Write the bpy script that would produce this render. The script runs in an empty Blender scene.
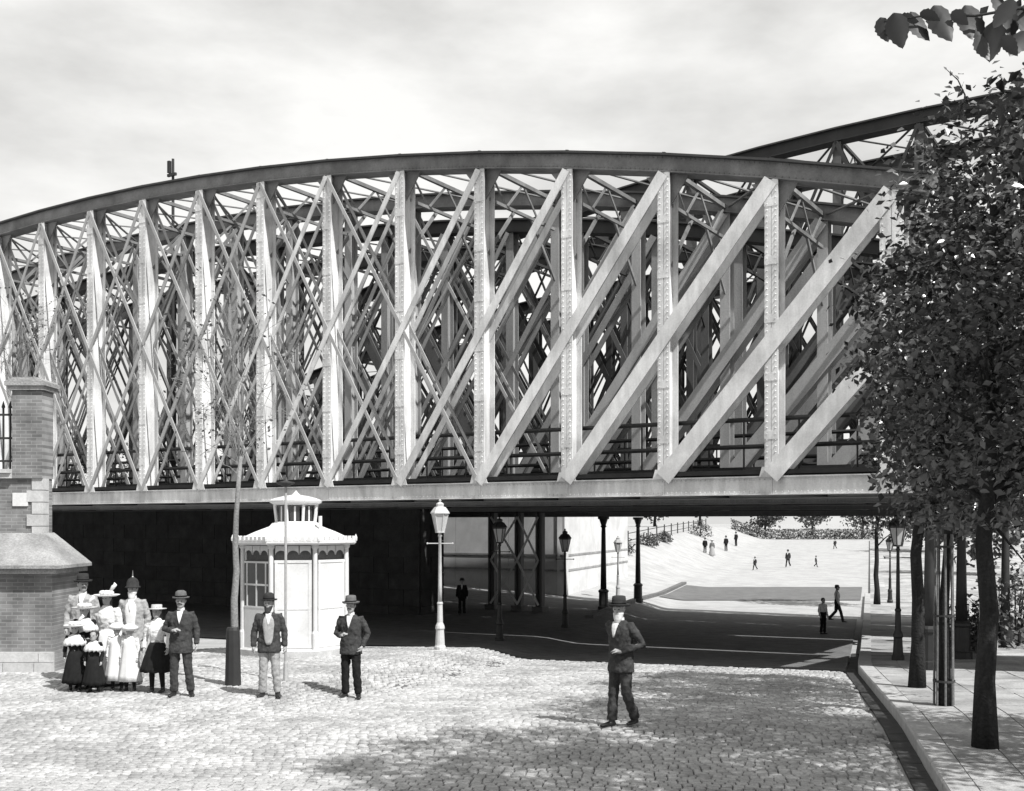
import bpy, bmesh, math, random
import numpy as np
from mathutils import Vector, Matrix
R = math.radians
random.seed(7); rng = np.random.default_rng(7)
scene = bpy.context.scene
COL = scene.collection

# ------------------------------------------------------------------ camera, sky, sun, exposure
EYE = 2.75; F = 1100.0; HZ = 523.0
cam = bpy.data.cameras.new('camera'); camo = bpy.data.objects.new('camera', cam); COL.objects.link(camo)
camo.location = (0, 0, EYE); camo.rotation_euler = (R(90), 0, 0)
cam.sensor_width = 36; cam.lens = 36 * F / 1024; cam.shift_y = (HZ - 395.5) / 1024
cam.clip_start = .1; cam.clip_end = 3000
scene.camera = camo

SUN_TRAVEL = Vector((-.70, .714, 0)).normalized(); SUN_EL = R(51)
w = bpy.data.worlds.new('World'); scene.world = w; w.use_nodes = True
nt = w.node_tree; nt.nodes.clear()
def N(tree, t, **kw):
    n = tree.nodes.new(t)
    for k, v in kw.items(): setattr(n, k, v)
    return n
sky = N(nt, 'ShaderNodeTexSky', sky_type='NISHITA', sun_disc=False)
sky.sun_elevation = SUN_EL
sky.sun_rotation = math.atan2(-SUN_TRAVEL.x, -SUN_TRAVEL.y)
sky.dust_density = 3.0; sky.air_density = 1.0
bw = N(nt, 'ShaderNodeRGBToBW'); nt.links.new(sky.outputs[0], bw.inputs[0])
tc = N(nt, 'ShaderNodeTexCoord')
mp = N(nt, 'ShaderNodeMapping'); mp.inputs['Scale'].default_value = (1.0, 1.0, 2.6)
nt.links.new(tc.outputs['Generated'], mp.inputs[0])
nz = N(nt, 'ShaderNodeTexNoise'); nz.inputs['Scale'].default_value = 3.4; nz.inputs['Detail'].default_value = 7; nz.inputs['Roughness'].default_value = .55
nt.links.new(mp.outputs[0], nz.inputs[0])
cr = N(nt, 'ShaderNodeMapRange'); cr.inputs[1].default_value = .38; cr.inputs[2].default_value = .62; cr.inputs[3].default_value = 7.0; cr.inputs[4].default_value = 10.2
nt.links.new(nz.outputs[0], cr.inputs[0])
mx = N(nt, 'ShaderNodeMix', data_type='FLOAT'); mx.inputs[0].default_value = .85      # thin bright cloud over most of the sky
nt.links.new(bw.outputs[0], mx.inputs[2]); nt.links.new(cr.outputs[0], mx.inputs[3])
tint = N(nt, 'ShaderNodeVectorMath', operation='MULTIPLY'); tint.inputs[1].default_value = (1.0, .995, .975)
nt.links.new(mx.outputs[0], tint.inputs[0])
bg = N(nt, 'ShaderNodeBackground'); bg.inputs[1].default_value = .079
nt.links.new(tint.outputs[0], bg.inputs[0])
wo = N(nt, 'ShaderNodeOutputWorld'); nt.links.new(bg.outputs[0], wo.inputs[0])

sl = bpy.data.lights.new('sun', 'SUN'); sl.energy = 5.0; sl.angle = R(.55); sl.color = (1, .995, .98)
so = bpy.data.objects.new('sun', sl); COL.objects.link(so)
tv = Vector((SUN_TRAVEL.x * math.cos(SUN_EL), SUN_TRAVEL.y * math.cos(SUN_EL), -math.sin(SUN_EL)))
so.rotation_euler = tv.to_track_quat('-Z', 'Y').to_euler(); so.location = (30, -30, 50)
vs = scene.view_settings; vs.view_transform = 'Standard'; vs.look = 'None'; vs.exposure = .5; vs.gamma = 1; vs.use_curve_mapping = False

# ------------------------------------------------------------------ materials (a black and white place: greys only)
AL = .80
def mat(name, base, rough=.8, var=.25, scale=3.0, bump=.0, bscale=40, spec=.3, island=0.0, streak=False, metal=0, fine=.0, stain=0.0):
    base *= AL; m = bpy.data.materials.new(name); m.use_nodes = True; t = m.node_tree; b = t.nodes['Principled BSDF']
    b.inputs['Roughness'].default_value = rough; b.inputs['Specular IOR Level'].default_value = spec; b.inputs['Metallic'].default_value = metal
    c = N(t, 'ShaderNodeTexCoord'); src = c.outputs['Object']
    if streak:
        q = N(t, 'ShaderNodeMapping'); q.inputs['Scale'].default_value = (1, 1, .18); t.links.new(src, q.inputs[0]); src = q.outputs[0]
    n = N(t, 'ShaderNodeTexNoise'); n.inputs['Scale'].default_value = scale; n.inputs['Detail'].default_value = 6; n.inputs['Roughness'].default_value = .62
    t.links.new(src, n.inputs[0])
    r = N(t, 'ShaderNodeMapRange'); r.inputs[1].default_value = .3; r.inputs[2].default_value = .7
    r.inputs[3].default_value = base * (1 - var); r.inputs[4].default_value = base * (1 + var); t.links.new(n.outputs[0], r.inputs[0]); val = r.outputs[0]
    def mul(val, node_out, lo, hi, f0=.3, f1=.7):
        k = N(t, 'ShaderNodeMapRange'); k.inputs[1].default_value = f0; k.inputs[2].default_value = f1; k.inputs[3].default_value = lo; k.inputs[4].default_value = hi
        t.links.new(node_out, k.inputs[0]); mm = N(t, 'ShaderNodeMath', operation='MULTIPLY'); t.links.new(val, mm.inputs[0]); t.links.new(k.outputs[0], mm.inputs[1]); return mm.outputs[0]
    if fine:
        f = N(t, 'ShaderNodeTexNoise'); f.inputs['Scale'].default_value = 26; f.inputs['Detail'].default_value = 4; f.inputs['Roughness'].default_value = .7
        t.links.new(c.outputs['Object'], f.inputs[0]); val = mul(val, f.outputs[0], 1 - fine, 1 + fine)
    if stain:
        f = N(t, 'ShaderNodeTexNoise'); f.inputs['Scale'].default_value = .7; f.inputs['Detail'].default_value = 5; f.inputs['Distortion'].default_value = .6
        t.links.new(c.outputs['Object'], f.inputs[0]); val = mul(val, f.outputs[0], 1 - stain, 1.0, .38, .56)
    if island:
        g = N(t, 'ShaderNodeNewGeometry'); val = mul(val, g.outputs['Random Per Island'], 1 - island, 1 + island, 0, 1)
        oi = N(t, 'ShaderNodeObjectInfo'); val = mul(val, oi.outputs['Random'], 1 - island * .5, 1 + island * .5, 0, 1)
    t.links.new(val, b.inputs['Base Color'])
    if bump:
        bn = N(t, 'ShaderNodeTexNoise'); bn.inputs['Scale'].default_value = bscale; bn.inputs['Detail'].default_value = 5; t.links.new(c.outputs['Object'], bn.inputs[0])
        bb = N(t, 'ShaderNodeBump'); bb.inputs['Strength'].default_value = bump; bb.inputs['Distance'].default_value = .02; t.links.new(bn.outputs[0], bb.inputs['Height']); t.links.new(bb.outputs[0], b.inputs['Normal'])
    return m

def brick_mat(name, base, mortar, ax=(1, 0), bw_=.21, rh=.068, var=.22):
    base *= AL; mortar *= AL; m = bpy.data.materials.new(name); m.use_nodes = True; t = m.node_tree; b = t.nodes['Principled BSDF']; b.inputs['Roughness'].default_value = .9
    c = N(t, 'ShaderNodeTexCoord'); s = N(t, 'ShaderNodeSeparateXYZ'); t.links.new(c.outputs['Object'], s.inputs[0])
    a = N(t, 'ShaderNodeMath', operation='MULTIPLY'); a.inputs[1].default_value = ax[0]; t.links.new(s.outputs[0], a.inputs[0])
    d = N(t, 'ShaderNodeMath', operation='MULTIPLY_ADD'); d.inputs[1].default_value = ax[1]; t.links.new(s.outputs[1], d.inputs[0]); t.links.new(a.outputs[0], d.inputs[2])
    v = N(t, 'ShaderNodeCombineXYZ'); t.links.new(d.outputs[0], v.inputs[0]); t.links.new(s.outputs[2], v.inputs[1])
    k = N(t, 'ShaderNodeTexBrick'); k.inputs['Scale'].default_value = 1; k.inputs['Brick Width'].default_value = bw_; k.inputs['Row Height'].default_value = rh; k.inputs['Mortar Size'].default_value = .008
    k.inputs['Color1'].default_value = [base * (1 - var)] * 3 + [1]; k.inputs['Color2'].default_value = [base * (1 + var)] * 3 + [1]; k.inputs['Mortar'].default_value = [mortar] * 3 + [1]
    t.links.new(v.outputs[0], k.inputs['Vector'])
    n = N(t, 'ShaderNodeTexNoise'); n.inputs['Scale'].default_value = 2.0; n.inputs['Detail'].default_value = 8; t.links.new(c.outputs['Object'], n.inputs[0])
    r = N(t, 'ShaderNodeMapRange'); r.inputs[1].default_value = .3; r.inputs[2].default_value = .7; r.inputs[3].default_value = .6; r.inputs[4].default_value = 1.3; t.links.new(n.outputs[0], r.inputs[0])
    x = N(t, 'ShaderNodeVectorMath', operation='MULTIPLY'); t.links.new(k.outputs[0], x.inputs[0]); t.links.new(r.outputs[0], x.inputs[1]); t.links.new(x.outputs[0], b.inputs['Base Color'])
    bb = N(t, 'ShaderNodeBump'); bb.inputs['Strength'].default_value = .7; bb.inputs['Distance'].default_value = .012; bb.invert = True
    t.links.new(k.outputs['Fac'], bb.inputs['Height']); t.links.new(bb.outputs[0], b.inputs['Normal'])
    return m

M = dict(
    ground=mat('dusty_ground', .42, .95, .12, 1.2, .3, 9, .15, fine=.22, stain=.12),
    sett=mat('granite_sett', .45, .85, .14, 3, .4, 60, .25, island=.2, fine=.25, stain=.30),
    joint=mat('sand_joint', .13, .95, .2, 6, .3, 60, .1),
    underpass_shade=mat('underpass_shade_setts', .16, .9, .25, 2.5, .6, 16, .2, fine=.3),
    gutter_shade=mat('shaded_gutter_stone', .05, .7, .3, 5, .4, 50, .3),
    dark_grey=mat('dark_grey_surface', .15, .9, .2, 1.5, .4, 50, .2, fine=.2),
    slab=mat('paving_slab', .38, .9, .22, 2, .4, 40, .2, island=.2, fine=.25, stain=.3),
    kerb=mat('granite_kerb', .40, .85, .15, 5, .3, 60, .25, island=.12, fine=.12),
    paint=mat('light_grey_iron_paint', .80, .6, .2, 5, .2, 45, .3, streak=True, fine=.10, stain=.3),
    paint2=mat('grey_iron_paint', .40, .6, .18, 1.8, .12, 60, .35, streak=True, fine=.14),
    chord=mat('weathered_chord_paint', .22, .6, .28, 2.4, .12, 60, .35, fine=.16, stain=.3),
    chordtop=mat('shadow_line_cover_plate', .06, .7, .25, 3, .1, 60, .3),  # plate made dark to draw the shadow line of its overhang
    paint3=mat('dull_shade_iron_paint', .13, .6, .25, 1.8, .12, 60, .35, streak=True, fine=.2),
    paint4=mat('grey_shade_iron_paint', .30, .6, .25, 1.8, .12, 60, .35, streak=True, fine=.2),
    dark=mat('dark_shade_iron', .03, .6, .3, 2, .1, 60, .35, fine=.15),  # near black, deepens the shade under decks and in far trusses
    dark2=mat('dark_shade_iron_paint', .04, .6, .25, 2, .1, 60, .35, streak=True, fine=.15),
    rail=mat('black_iron_rail', .03, .5, .25, 6, 0, 40, .4),
    deck=mat('shade_dark_timber_deck', .025, .85, .3, 3, .2, 40, .2),  # darkened so the undersides of the decks read as deep shade
    darkstone=mat('shade_dark_stone', .055, .9, .3, 2, .5, 30, .2, island=.25, fine=.2),  # shade under the bridges put into the stone's colour
    plaster=mat('pale_plaster', .66, .9, .1, 1.2, .15, 40, .2, stain=.14, fine=.06),
    stone=mat('pale_stone', .50, .85, .16, 4, .3, 50, .2, island=.12, fine=.12),
    roofstone=mat('stone_weathering_slab', .34, .9, .2, 3, .5, 30, .2, fine=.3, stain=.3),
    brick=brick_mat('yellow_brick', .20, .30),
    white=mat('white_paint', .74, .55, .08, 3, .08, 60, .35, fine=.08, stain=.16),
    glassdark=mat('dark_pane', .04, .15, .1, 3, 0, 40, .6),
    lampglass=mat('milky_glass', .55, .2, .08, 3, 0, 40, .6),
    palelamp=mat('pale_lamp_paint', .55, .55, .12, 6, .05, 60, .35, fine=.08),
    bark=mat('bark', .028, .95, .45, 9, 1.0, 28, .2, streak=True, fine=.3),
    palebark=mat('pale_bark', .24, .95, .3, 9, .8, 28, .2, streak=True, fine=.25),
    leaf=mat('leaf', .055, .32, .25, 4, 0, 40, .65, island=.85),
    leafdark=mat('dark_leaf', .028, .45, .25, 4, 0, 40, .4, island=.4),
    leafpale=mat('pale_leaf', .12, .5, .25, 4, 0, 40, .4, island=.5),
    leaffar=mat('far_leaf', .11, .7, .25, 1, 0, 40, .3, island=.5),
    skin=mat('skin', .36, .6, .06, 8, .05, 60, .3),
    hair=mat('dark_hair', .035, .6, .3, 30, .3, 90, .35),
    whitehair=mat('white_hair', .62, .6, .12, 30, .3, 90, .3),
    black=mat('black_cloth', .016, .95, .3, 12, .3, 90, .15),
    darkcloth=mat('dark_suit_cloth', .055, .95, .35, 14, .4, 90, .15, fine=.25),
    midcloth=mat('grey_cloth', .17, .95, .25, 14, .4, 90, .15, fine=.2),
    lightcloth=mat('pale_cloth', .36, .95, .15, 14, .4, 90, .15, fine=.12),
    whitecloth=mat('white_cloth', .74, .9, .06, 14, .3, 90, .15),
    felt=mat('dark_felt', .035, .95, .25, 20, .2, 90, .2),
    greyfelt=mat('grey_felt', .13, .95, .25, 20, .2, 90, .2),
    straw=mat('straw', .5, .9, .15, 40, .4, 120, .2),
    boot=mat('boot_leather', .022, .4, .3, 12, .1, 60, .45),
    metal=mat('dull_brass', .3, .35, .15, 8, 0, 40, .5, metal=.7),
)

# ------------------------------------------------------------------ mesh helpers
ORG = {}
def thing(name, label, cat, loc=(0, 0, 0), group=None):
    o = bpy.data.objects.new(name, None); COL.objects.link(o); o.location = loc; o.empty_display_size = .2
    o['label'] = label; o['category'] = cat; o['kind'] = 'thing'
    if group: o['group'] = group
    ORG[o] = Vector(loc); return o
def tag(o, label=None, cat=None, group=None, kind=None):
    if label: o['label'] = label
    if cat: o['category'] = cat
    if group: o['group'] = group
    if kind: o['kind'] = kind
    return o
def link(name, me, m, parent=None, smooth=False):
    o = bpy.data.objects.new(name, me); COL.objects.link(o)
    if m and not me.materials: me.materials.append(m)
    if parent is not None: o.parent = parent; ORG[o] = ORG.get(parent, Vector())
    if smooth and len(me.polygons): me.polygons.foreach_set('use_smooth', [True] * len(me.polygons))
    return o
class MB:
    def __init__(s): s.v = []; s.f = []
    def add(s, vs, fs):
        k = len(s.v); s.v += [tuple(a) for a in vs]; s.f += [tuple(i + k for i in q) for q in fs]
    def frame_box(s, c, ax, ay, az, hx, hy, hz):
        c = Vector(c); vs = [c + ax * (hx * i) + ay * (hy * j) + az * (hz * k) for k in (-1, 1) for j in (-1, 1) for i in (-1, 1)]
        s.add(vs, [(0, 2, 3, 1), (4, 5, 7, 6), (0, 1, 5, 4), (2, 6, 7, 3), (0, 4, 6, 2), (1, 3, 7, 5)])
    def box(s, x0, x1, y0, y1, z0, z1):
        s.frame_box(((x0 + x1) / 2, (y0 + y1) / 2, (z0 + z1) / 2), Vector((1, 0, 0)), Vector((0, 1, 0)), Vector((0, 0, 1)), (x1 - x0) / 2, (y1 - y0) / 2, (z1 - z0) / 2)
    def bar(s, a, b, wd, th, nrm):
        a = Vector(a); b = Vector(b); az = (b - a); L = az.length; az.normalize(); ay = (nrm - az * nrm.dot(az)).normalized(); ax = ay.cross(az)
        s.frame_box((a + b) / 2, ax, ay, az, wd / 2, th / 2, L / 2)
    def prism(s, pts, off):
        n = len(pts); off = Vector(off); vs = [Vector(p) for p in pts] + [Vector(p) + off for p in pts]
        s.add(vs, [tuple(range(n - 1, -1, -1)), tuple(range(n, 2 * n))] + [(i, (i + 1) % n, n + (i + 1) % n, n + i) for i in range(n)])
    def loft(s, rings, cap=True):
        n = len(rings[0]); vs = [p for r in rings for p in r]; fs = []
        for i in range(len(rings) - 1):
            for j in range(n): fs.append((i * n + j, i * n + (j + 1) % n, (i + 1) * n + (j + 1) % n, (i + 1) * n + j))
        if cap: fs.append(tuple(range(n - 1, -1, -1))); fs.append(tuple((len(rings) - 1) * n + j for j in range(n)))
        s.add(vs, fs)
    def tube(s, pts, rad, n=8, cap=True, flat=None):
        pts = [Vector(p) for p in pts]; rings = []; ref = None
        if not hasattr(rad, '__len__'): rad = [rad] * len(pts)
        for i, p in enumerate(pts):
            t = (pts[min(i + 1, len(pts) - 1)] - pts[max(i - 1, 0)])
            t = t.normalized() if t.length > 1e-9 else Vector((0, 0, 1))
            if ref is None: ref = Vector((1, 0, 0)) if abs(t.x) < .8 else Vector((0, 1, 0))
            u = (ref - t * ref.dot(t)).normalized(); ref = u; v_ = t.cross(u)
            r = rad[i]; ru, rv = r if hasattr(r, '__len__') else (r, r)
            rings.append([p + u * (ru * math.cos(2 * math.pi * j / n)) + v_ * (rv * math.sin(2 * math.pi * j / n)) for j in range(n)])
        s.loft(rings, cap)
    def lathe(s, prof, c=(0, 0, 0), n=16, ph=0, sx=1, sy=1):
        c = Vector(c); s.loft([[c + Vector((sx * r * math.cos(ph + 2 * math.pi * j / n), sy * r * math.sin(ph + 2 * math.pi * j / n), z)) for j in range(n)] for r, z in prof])
    def ball(s, c, rx, ry, rz, n=12, m=8):
        s.lathe([(math.sin(math.pi * max(.02, min(.98, i / m))), 0) for i in range(m + 1)][:0] or [(1e-3, 0)], c, 3) if False else None
        c = Vector(c); s.loft([[c + Vector((rx * math.sin(a) * math.cos(2 * math.pi * j / n), ry * math.sin(a) * math.sin(2 * math.pi * j / n), -rz * math.cos(a))) for j in range(n)] for a in [math.pi * (.04 + .92 * i / m) for i in range(m + 1)]])
    def mesh(s, name, org=Vector()):
        me = bpy.data.meshes.new(name); me.from_pydata([(a[0] - org.x, a[1] - org.y, a[2] - org.z) for a in s.v], [], s.f); me.update(); return me
    def build(s, name, m, parent=None, smooth=False):
        org = ORG.get(parent, Vector()) if parent is not None else Vector()
        return link(name, s.mesh(name, org), m, parent, smooth)
def fast_mesh(name, V, Fq):
    me = bpy.data.meshes.new(name); V = np.asarray(V, np.float32); Fq = np.asarray(Fq, np.int32); k = Fq.shape[1]
    me.vertices.add(len(V)); me.vertices.foreach_set('co', V.ravel()); me.loops.add(Fq.size); me.loops.foreach_set('vertex_index', Fq.ravel())
    me.polygons.add(len(Fq)); me.polygons.foreach_set('loop_start', np.arange(0, Fq.size, k, dtype=np.int32)); me.update(calc_edges=True); me.validate(); return me
def px(x, y, Y):                       # point at depth Y that the photograph shows at pixel (x, y)
    return Vector(((x - 512) / F * Y, Y, EYE + (HZ - y) / F * Y))

# ------------------------------------------------------------------ terrain
def XL(Y): return 1.8 + .29 * (Y - 37.7)            # left kerb of the dipping road
def XR(Y): return 4.39 + .245 * (Y - 11.29) if Y < 23.5 else 7.38 + .325 * (Y - 23.5)   # right kerb
def sm(a, b, x): x = min(1, max(0, (x - a) / (b - a))); return x * x * (3 - 2 * x)
def ground(X, Y):
    ip = np.interp
    left = ip(Y, [0, 21, 26, 31, 36, 52, 64, 82, 100, 150, 260], [0, 0, -.25, -.68, -.85, -.85, -.1, 1.05, 1.5, 2.3, 2.4])
    walk = ip(Y, [0, 21, 26, 31, 36, 52, 60, 103, 130, 155, 200, 260], [0, 0, -.25, -.68, -.85, -.92, -1.12, -.85, -.05, .55, .85, .95])
    road = ip(Y, [0, 15, 24, 30, 38, 46, 60, 103, 130, 155, 200, 260], [0, 0, -.45, -.82, -1.08, -1.22, -1.25, -1.0, -.2, .5, .8, .9])
    t = X - XL(min(Y, 260))
    a = left + (walk - left) * sm(-7, .2, t)
    return float(a + (road - a) * sm(-.1, 1.6, t))
def walk_h(X, Y):                      # right pavement, a kerb step above the road
    return ground(X, Y) + .15
ts = sorted(set([-420, -260, -160, -110, -80, -60] + list(np.arange(-50, -8, 1.0)) + list(np.arange(-8, 6, .25)) + list(np.arange(6, 30, 1.0)) + [34, 40, 50, 70, 100, 160, 260, 420]))
ys = sorted(set([-60, -30, -10] + list(np.arange(0, 60, .5)) + list(np.arange(60, 170, 1.25)) + [180, 200, 230, 260, 320, 420, 600, 1000, 1800]))
V = [(XL(min(y, 260)) + t, y, ground(XL(min(y, 260)) + t, min(y, 259)) - .03 - (.02 if y < 29 else 0)) for y in ys for t in ts]
nx = len(ts); Q = [(j * nx + i, j * nx + i + 1, (j + 1) * nx + i + 1, (j + 1) * nx + i) for j in range(len(ys) - 1) for i in range(nx - 1)]
g_ = link('ground', fast_mesh('ground', V, Q), M['ground'], None, True); tag(g_, kind='structure'); ORG[g_] = Vector()

# setts of the square: the 300 that show largest are single stones, the rest one mass of stones
def sett_box(hx, hy, c):
    b = .016
    b = .011; top = [(-hx + b, -hy + b), (hx - b, -hy + b), (hx - b, hy - b), (-hx + b, hy - b)]; mid = [(-hx, -hy), (hx, -hy), (hx, hy), (-hx, hy)]
    return [(x, y, c) for x, y in top] + [(x, y, c - .012) for x, y in mid] + [(x, y, c - .06) for x, y in mid]
SF = [(0, 1, 2, 3)] + [(4 + i, 4 + (i + 1) % 4, (i + 1) % 4, i) for i in range(4)] + [(8 + i, 8 + (i + 1) % 4, 4 + (i + 1) % 4, 4 + i) for i in range(4)]
setts = []
ang = R(-7); ca, sa = math.cos(ang), math.sin(ang)
v = -14.0; row = 0
while v < 42:
    dv = random.uniform(.10, .125); u = -32 + random.uniform(0, .2)
    while u < 22:
        du = random.uniform(.10, .165); cu, cv = u + du / 2, v + dv / 2 + .03 * math.sin(u * .9 + row * .05)
        X = cu * ca - cv * sa; Y = cu * sa + cv * ca
        if 8.2 < Y < 28.5 + .3 * math.sin(X * 1.7) and .5252692 * X + .85093611 * Y < 23.75 and abs(X) < .50 * Y + 1.4 and X < XR(Y) - .33 and not (X < -7.6 and Y > 20.3):
            setts.append((X, Y, du, dv))
        u += du
    v += dv; row += 1
seen = sorted([q for q in setts if abs(q[0]) < .455 * q[1] and q[1] > 11.4], key=lambda q: q[1])[:300]
sid = set(seen)
protos = []
for k in range(6):
    me = bpy.data.meshes.new('sett'); hx, hy = random.uniform(.048, .07), .05
    vv = [(x + random.uniform(-.006, .006), y + random.uniform(-.006, .006), z) for x, y, z in sett_box(hx, hy, 0)]
    me.from_pydata(vv, [], SF); me.materials.append(M['sett']); protos.append((hx, me))
for q in seen:
    hx, me = min(random.sample(protos, 4), key=lambda p: abs(p[0] - (q[2] / 2 - .008)))
    o = link('sett', me, None, g_); o.location = (q[0], q[1], ground(q[0], q[1]) + random.uniform(-.004, .006)); o.rotation_euler = (random.uniform(-.05, .05), random.uniform(-.05, .05), ang + random.uniform(-.05, .05))
    o.scale = (max(.7, (q[2] - .014) / 2 / hx), (q[3] - .012) / 2 / .05, 1)
VV = []; FF = []
for q in setts:
    if q in sid: continue
    hx, hy = q[2] / 2 - .007, q[3] / 2 - .006; z0 = ground(q[0], q[1]) + random.uniform(-.005, .007); tx, ty = random.uniform(-.05, .05), random.uniform(-.05, .05); k = len(VV)
    for x, y, z in sett_box(hx, hy, 0):
        x += random.uniform(-.005, .005); y += random.uniform(-.005, .005)
        VV.append((q[0] + x * ca - y * sa, q[1] + x * sa + y * ca, z0 + z + tx * x + ty * y))
    FF += [tuple(i + k for i in f) for f in SF]
tag(link('sett_paving', fast_mesh('sett_paving', VV, FF), M['sett'], g_), kind='stuff')
# sand bed between the setts
bx = sorted(set(list(np.arange(-16, 10, .8)))); by = sorted(list(np.arange(7.4, 29, .8)))
bed = MB()
for y0, y1 in zip(by[:-1], by[1:]):
    for x0, x1 in zip(bx[:-1], bx[1:]):
        if x1 > XR(y0) or (x0 < -7.5 and y1 > 20.2) or .5252692 * x1 + .85093611 * y1 > 23.8: continue
        bed.add([(x, y, ground(x, y) - .026) for x, y in ((x0, y0), (x1, y0), (x1, y1), (x0, y1))], [(0, 1, 2, 3)])
bed.build('sand_bed', M['joint'], g_)

# darker grey part of the street beyond the bridges
rd = MB(); st = [57 + i for i in range(12)]
for a, b in zip(st[:-1], st[1:]):
    for i in range(40):
        f0, f1 = i / 40, (i + 1) / 40
        c = []
        for Y, f in ((a, f0), (a, f1), (b, f1), (b, f0)):
            X = XL(Y) + .2 + (XR(Y) - XL(Y) - .4) * f; c.append((X, Y, ground(X, Y) + .004))
        rd.add(c, [(0, 1, 2, 3)])
tag(rd.build('road', M['dark_grey']), kind='structure')

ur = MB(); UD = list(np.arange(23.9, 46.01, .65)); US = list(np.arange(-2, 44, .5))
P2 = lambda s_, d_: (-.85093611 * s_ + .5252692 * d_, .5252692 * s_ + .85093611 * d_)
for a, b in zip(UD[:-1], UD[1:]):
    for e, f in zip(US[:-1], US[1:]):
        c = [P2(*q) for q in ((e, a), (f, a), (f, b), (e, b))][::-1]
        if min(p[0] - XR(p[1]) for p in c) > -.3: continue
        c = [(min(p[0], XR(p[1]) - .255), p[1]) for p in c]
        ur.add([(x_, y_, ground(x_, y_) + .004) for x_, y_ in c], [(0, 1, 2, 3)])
tag(ur.build('underpass_shade_road', M['underpass_shade'], None, True), kind='structure')  # dark sheet laid under the decks, their shade put into its colour

# right pavement: base sheet, kerb stones, gutter stones, slabs
pv = MB(); yy = list(np.arange(4, 150, .8))
for a, b in zip(yy[:-1], yy[1:]):
    off = [.3, 1.2, 2.4, 3.6, 5, 7, 10, 16, 30]
    for o0, o1 in zip(off[:-1], off[1:]):
        pv.add([(XR(Y) + o, Y, walk_h(XR(Y) + o, Y) - .012) for Y, o in ((a, o0), (a, o1), (b, o1), (b, o0))], [(0, 1, 2, 3)])
pave = pv.build('pavement', M['slab'], None, True); tag(pave, kind='structure'); ORG[pave] = Vector()
Y = 5.0
while Y < 60:
    L = random.uniform(.9, 1.3); a, b = Y + .008, Y + L - .008; h = random.uniform(-.004, .004)
    m_ = MB(); pts = []
    for o, Yc in ((0, a), (.3, a), (.3, b), (0, b)): pts.append((XR(Yc) + o, Yc))
    lo = [(x, y, ground(x, y) - .08) for x, y in pts]; hi = [(x + (.02 if i in (0, 3) else 0), y, ground(x, y) + .153 + h) for i, (x, y) in enumerate(pts)]
    mid = [(x, y, ground(x, y) + .128 + h) for x, y in pts]
    m_.add(lo + mid + hi, [(i, (i + 1) % 4, 4 + (i + 1) % 4, 4 + i) for i in range(4)] + [(4 + i, 4 + (i + 1) % 4, 8 + (i + 1) % 4, 8 + i) for i in range(4)] + [(8, 9, 10, 11)])
    m_.build('kerb_stone', M['kerb'], pave)
    Y += L
Y = 5.0
while Y < 30:                                        # gutter stones against the kerb, its shadow put into their dark colour
    L = random.uniform(.35, .5); m_ = MB(); a, b = Y + .006, Y + L - .006
    pts = [(XR(Yc) + o, Yc) for o, Yc in ((-.24, a), (-.006, a), (-.006, b), (-.24, b))]
    m_.add([(x, y, ground(x, y) - .06) for x, y in pts] + [(x, y, ground(x, y) - .012 + random.uniform(-.004, .004)) for x, y in pts], [(0, 1, 5, 4), (1, 2, 6, 5), (2, 3, 7, 6), (3, 0, 4, 7), (4, 5, 6, 7)])
    m_.build('gutter_stone', M['gutter_shade'], pave); Y += L
rows = [(.31, .86), (.87, 1.45), (1.46, 2.1), (2.11, 2.8), (2.81, 3.5)]
for ri, (o0, o1) in enumerate(rows):
    Y = 5.5 + ri * .37
    while Y < 26:
        L = random.uniform(.62, .9); a, b = Y + .006, Y + L - .006; h = random.uniform(-.004, .005); m_ = MB()
        pts = [(XR(Yc) + o, Yc) for o, Yc in ((o0 + .005, a), (o1 - .005, a), (o1 - .005, b), (o0 + .005, b))]
        m_.add([(x, y, walk_h(x, y) - .05) for x, y in pts] + [(x, y, walk_h(x, y) + h) for x, y in pts], [(0, 1, 5, 4), (1, 2, 6, 5), (2, 3, 7, 6), (3, 0, 4, 7), (4, 5, 6, 7)])
        if ri < 3 or random.random() < .8: m_.build('paving_slab', M['slab'], pave)
        Y += L
# low kerb of the raised left walk
lkm = 0
lk = thing('low_kerb', 'low dark kerb edging the raised walk left of the dipping road', 'kerb', (XL(52), 52, ground(XL(52), 52)))
for Y in np.arange(42, 68, 1.6):
    m_ = MB(); a, b = Y + .02, Y + 1.55
    pts = [(XL(Yc) + o, Yc) for o, Yc in ((-.25, a), (.05, a), (.05, b), (-.25, b))]
    m_.add([(x, y, ground(x, y) - .15) for x, y in pts] + [(x, y, ground(XL(y), y) + (.12 if Y < 72 else .03)) for x, y in pts], [(0, 1, 5, 4), (1, 2, 6, 5), (2, 3, 7, 6), (3, 0, 4, 7), (4, 5, 6, 7)])
    m_.build('kerb_stone', M['dark_grey'] if Y < 72 else M['kerb'], lk)

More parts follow.
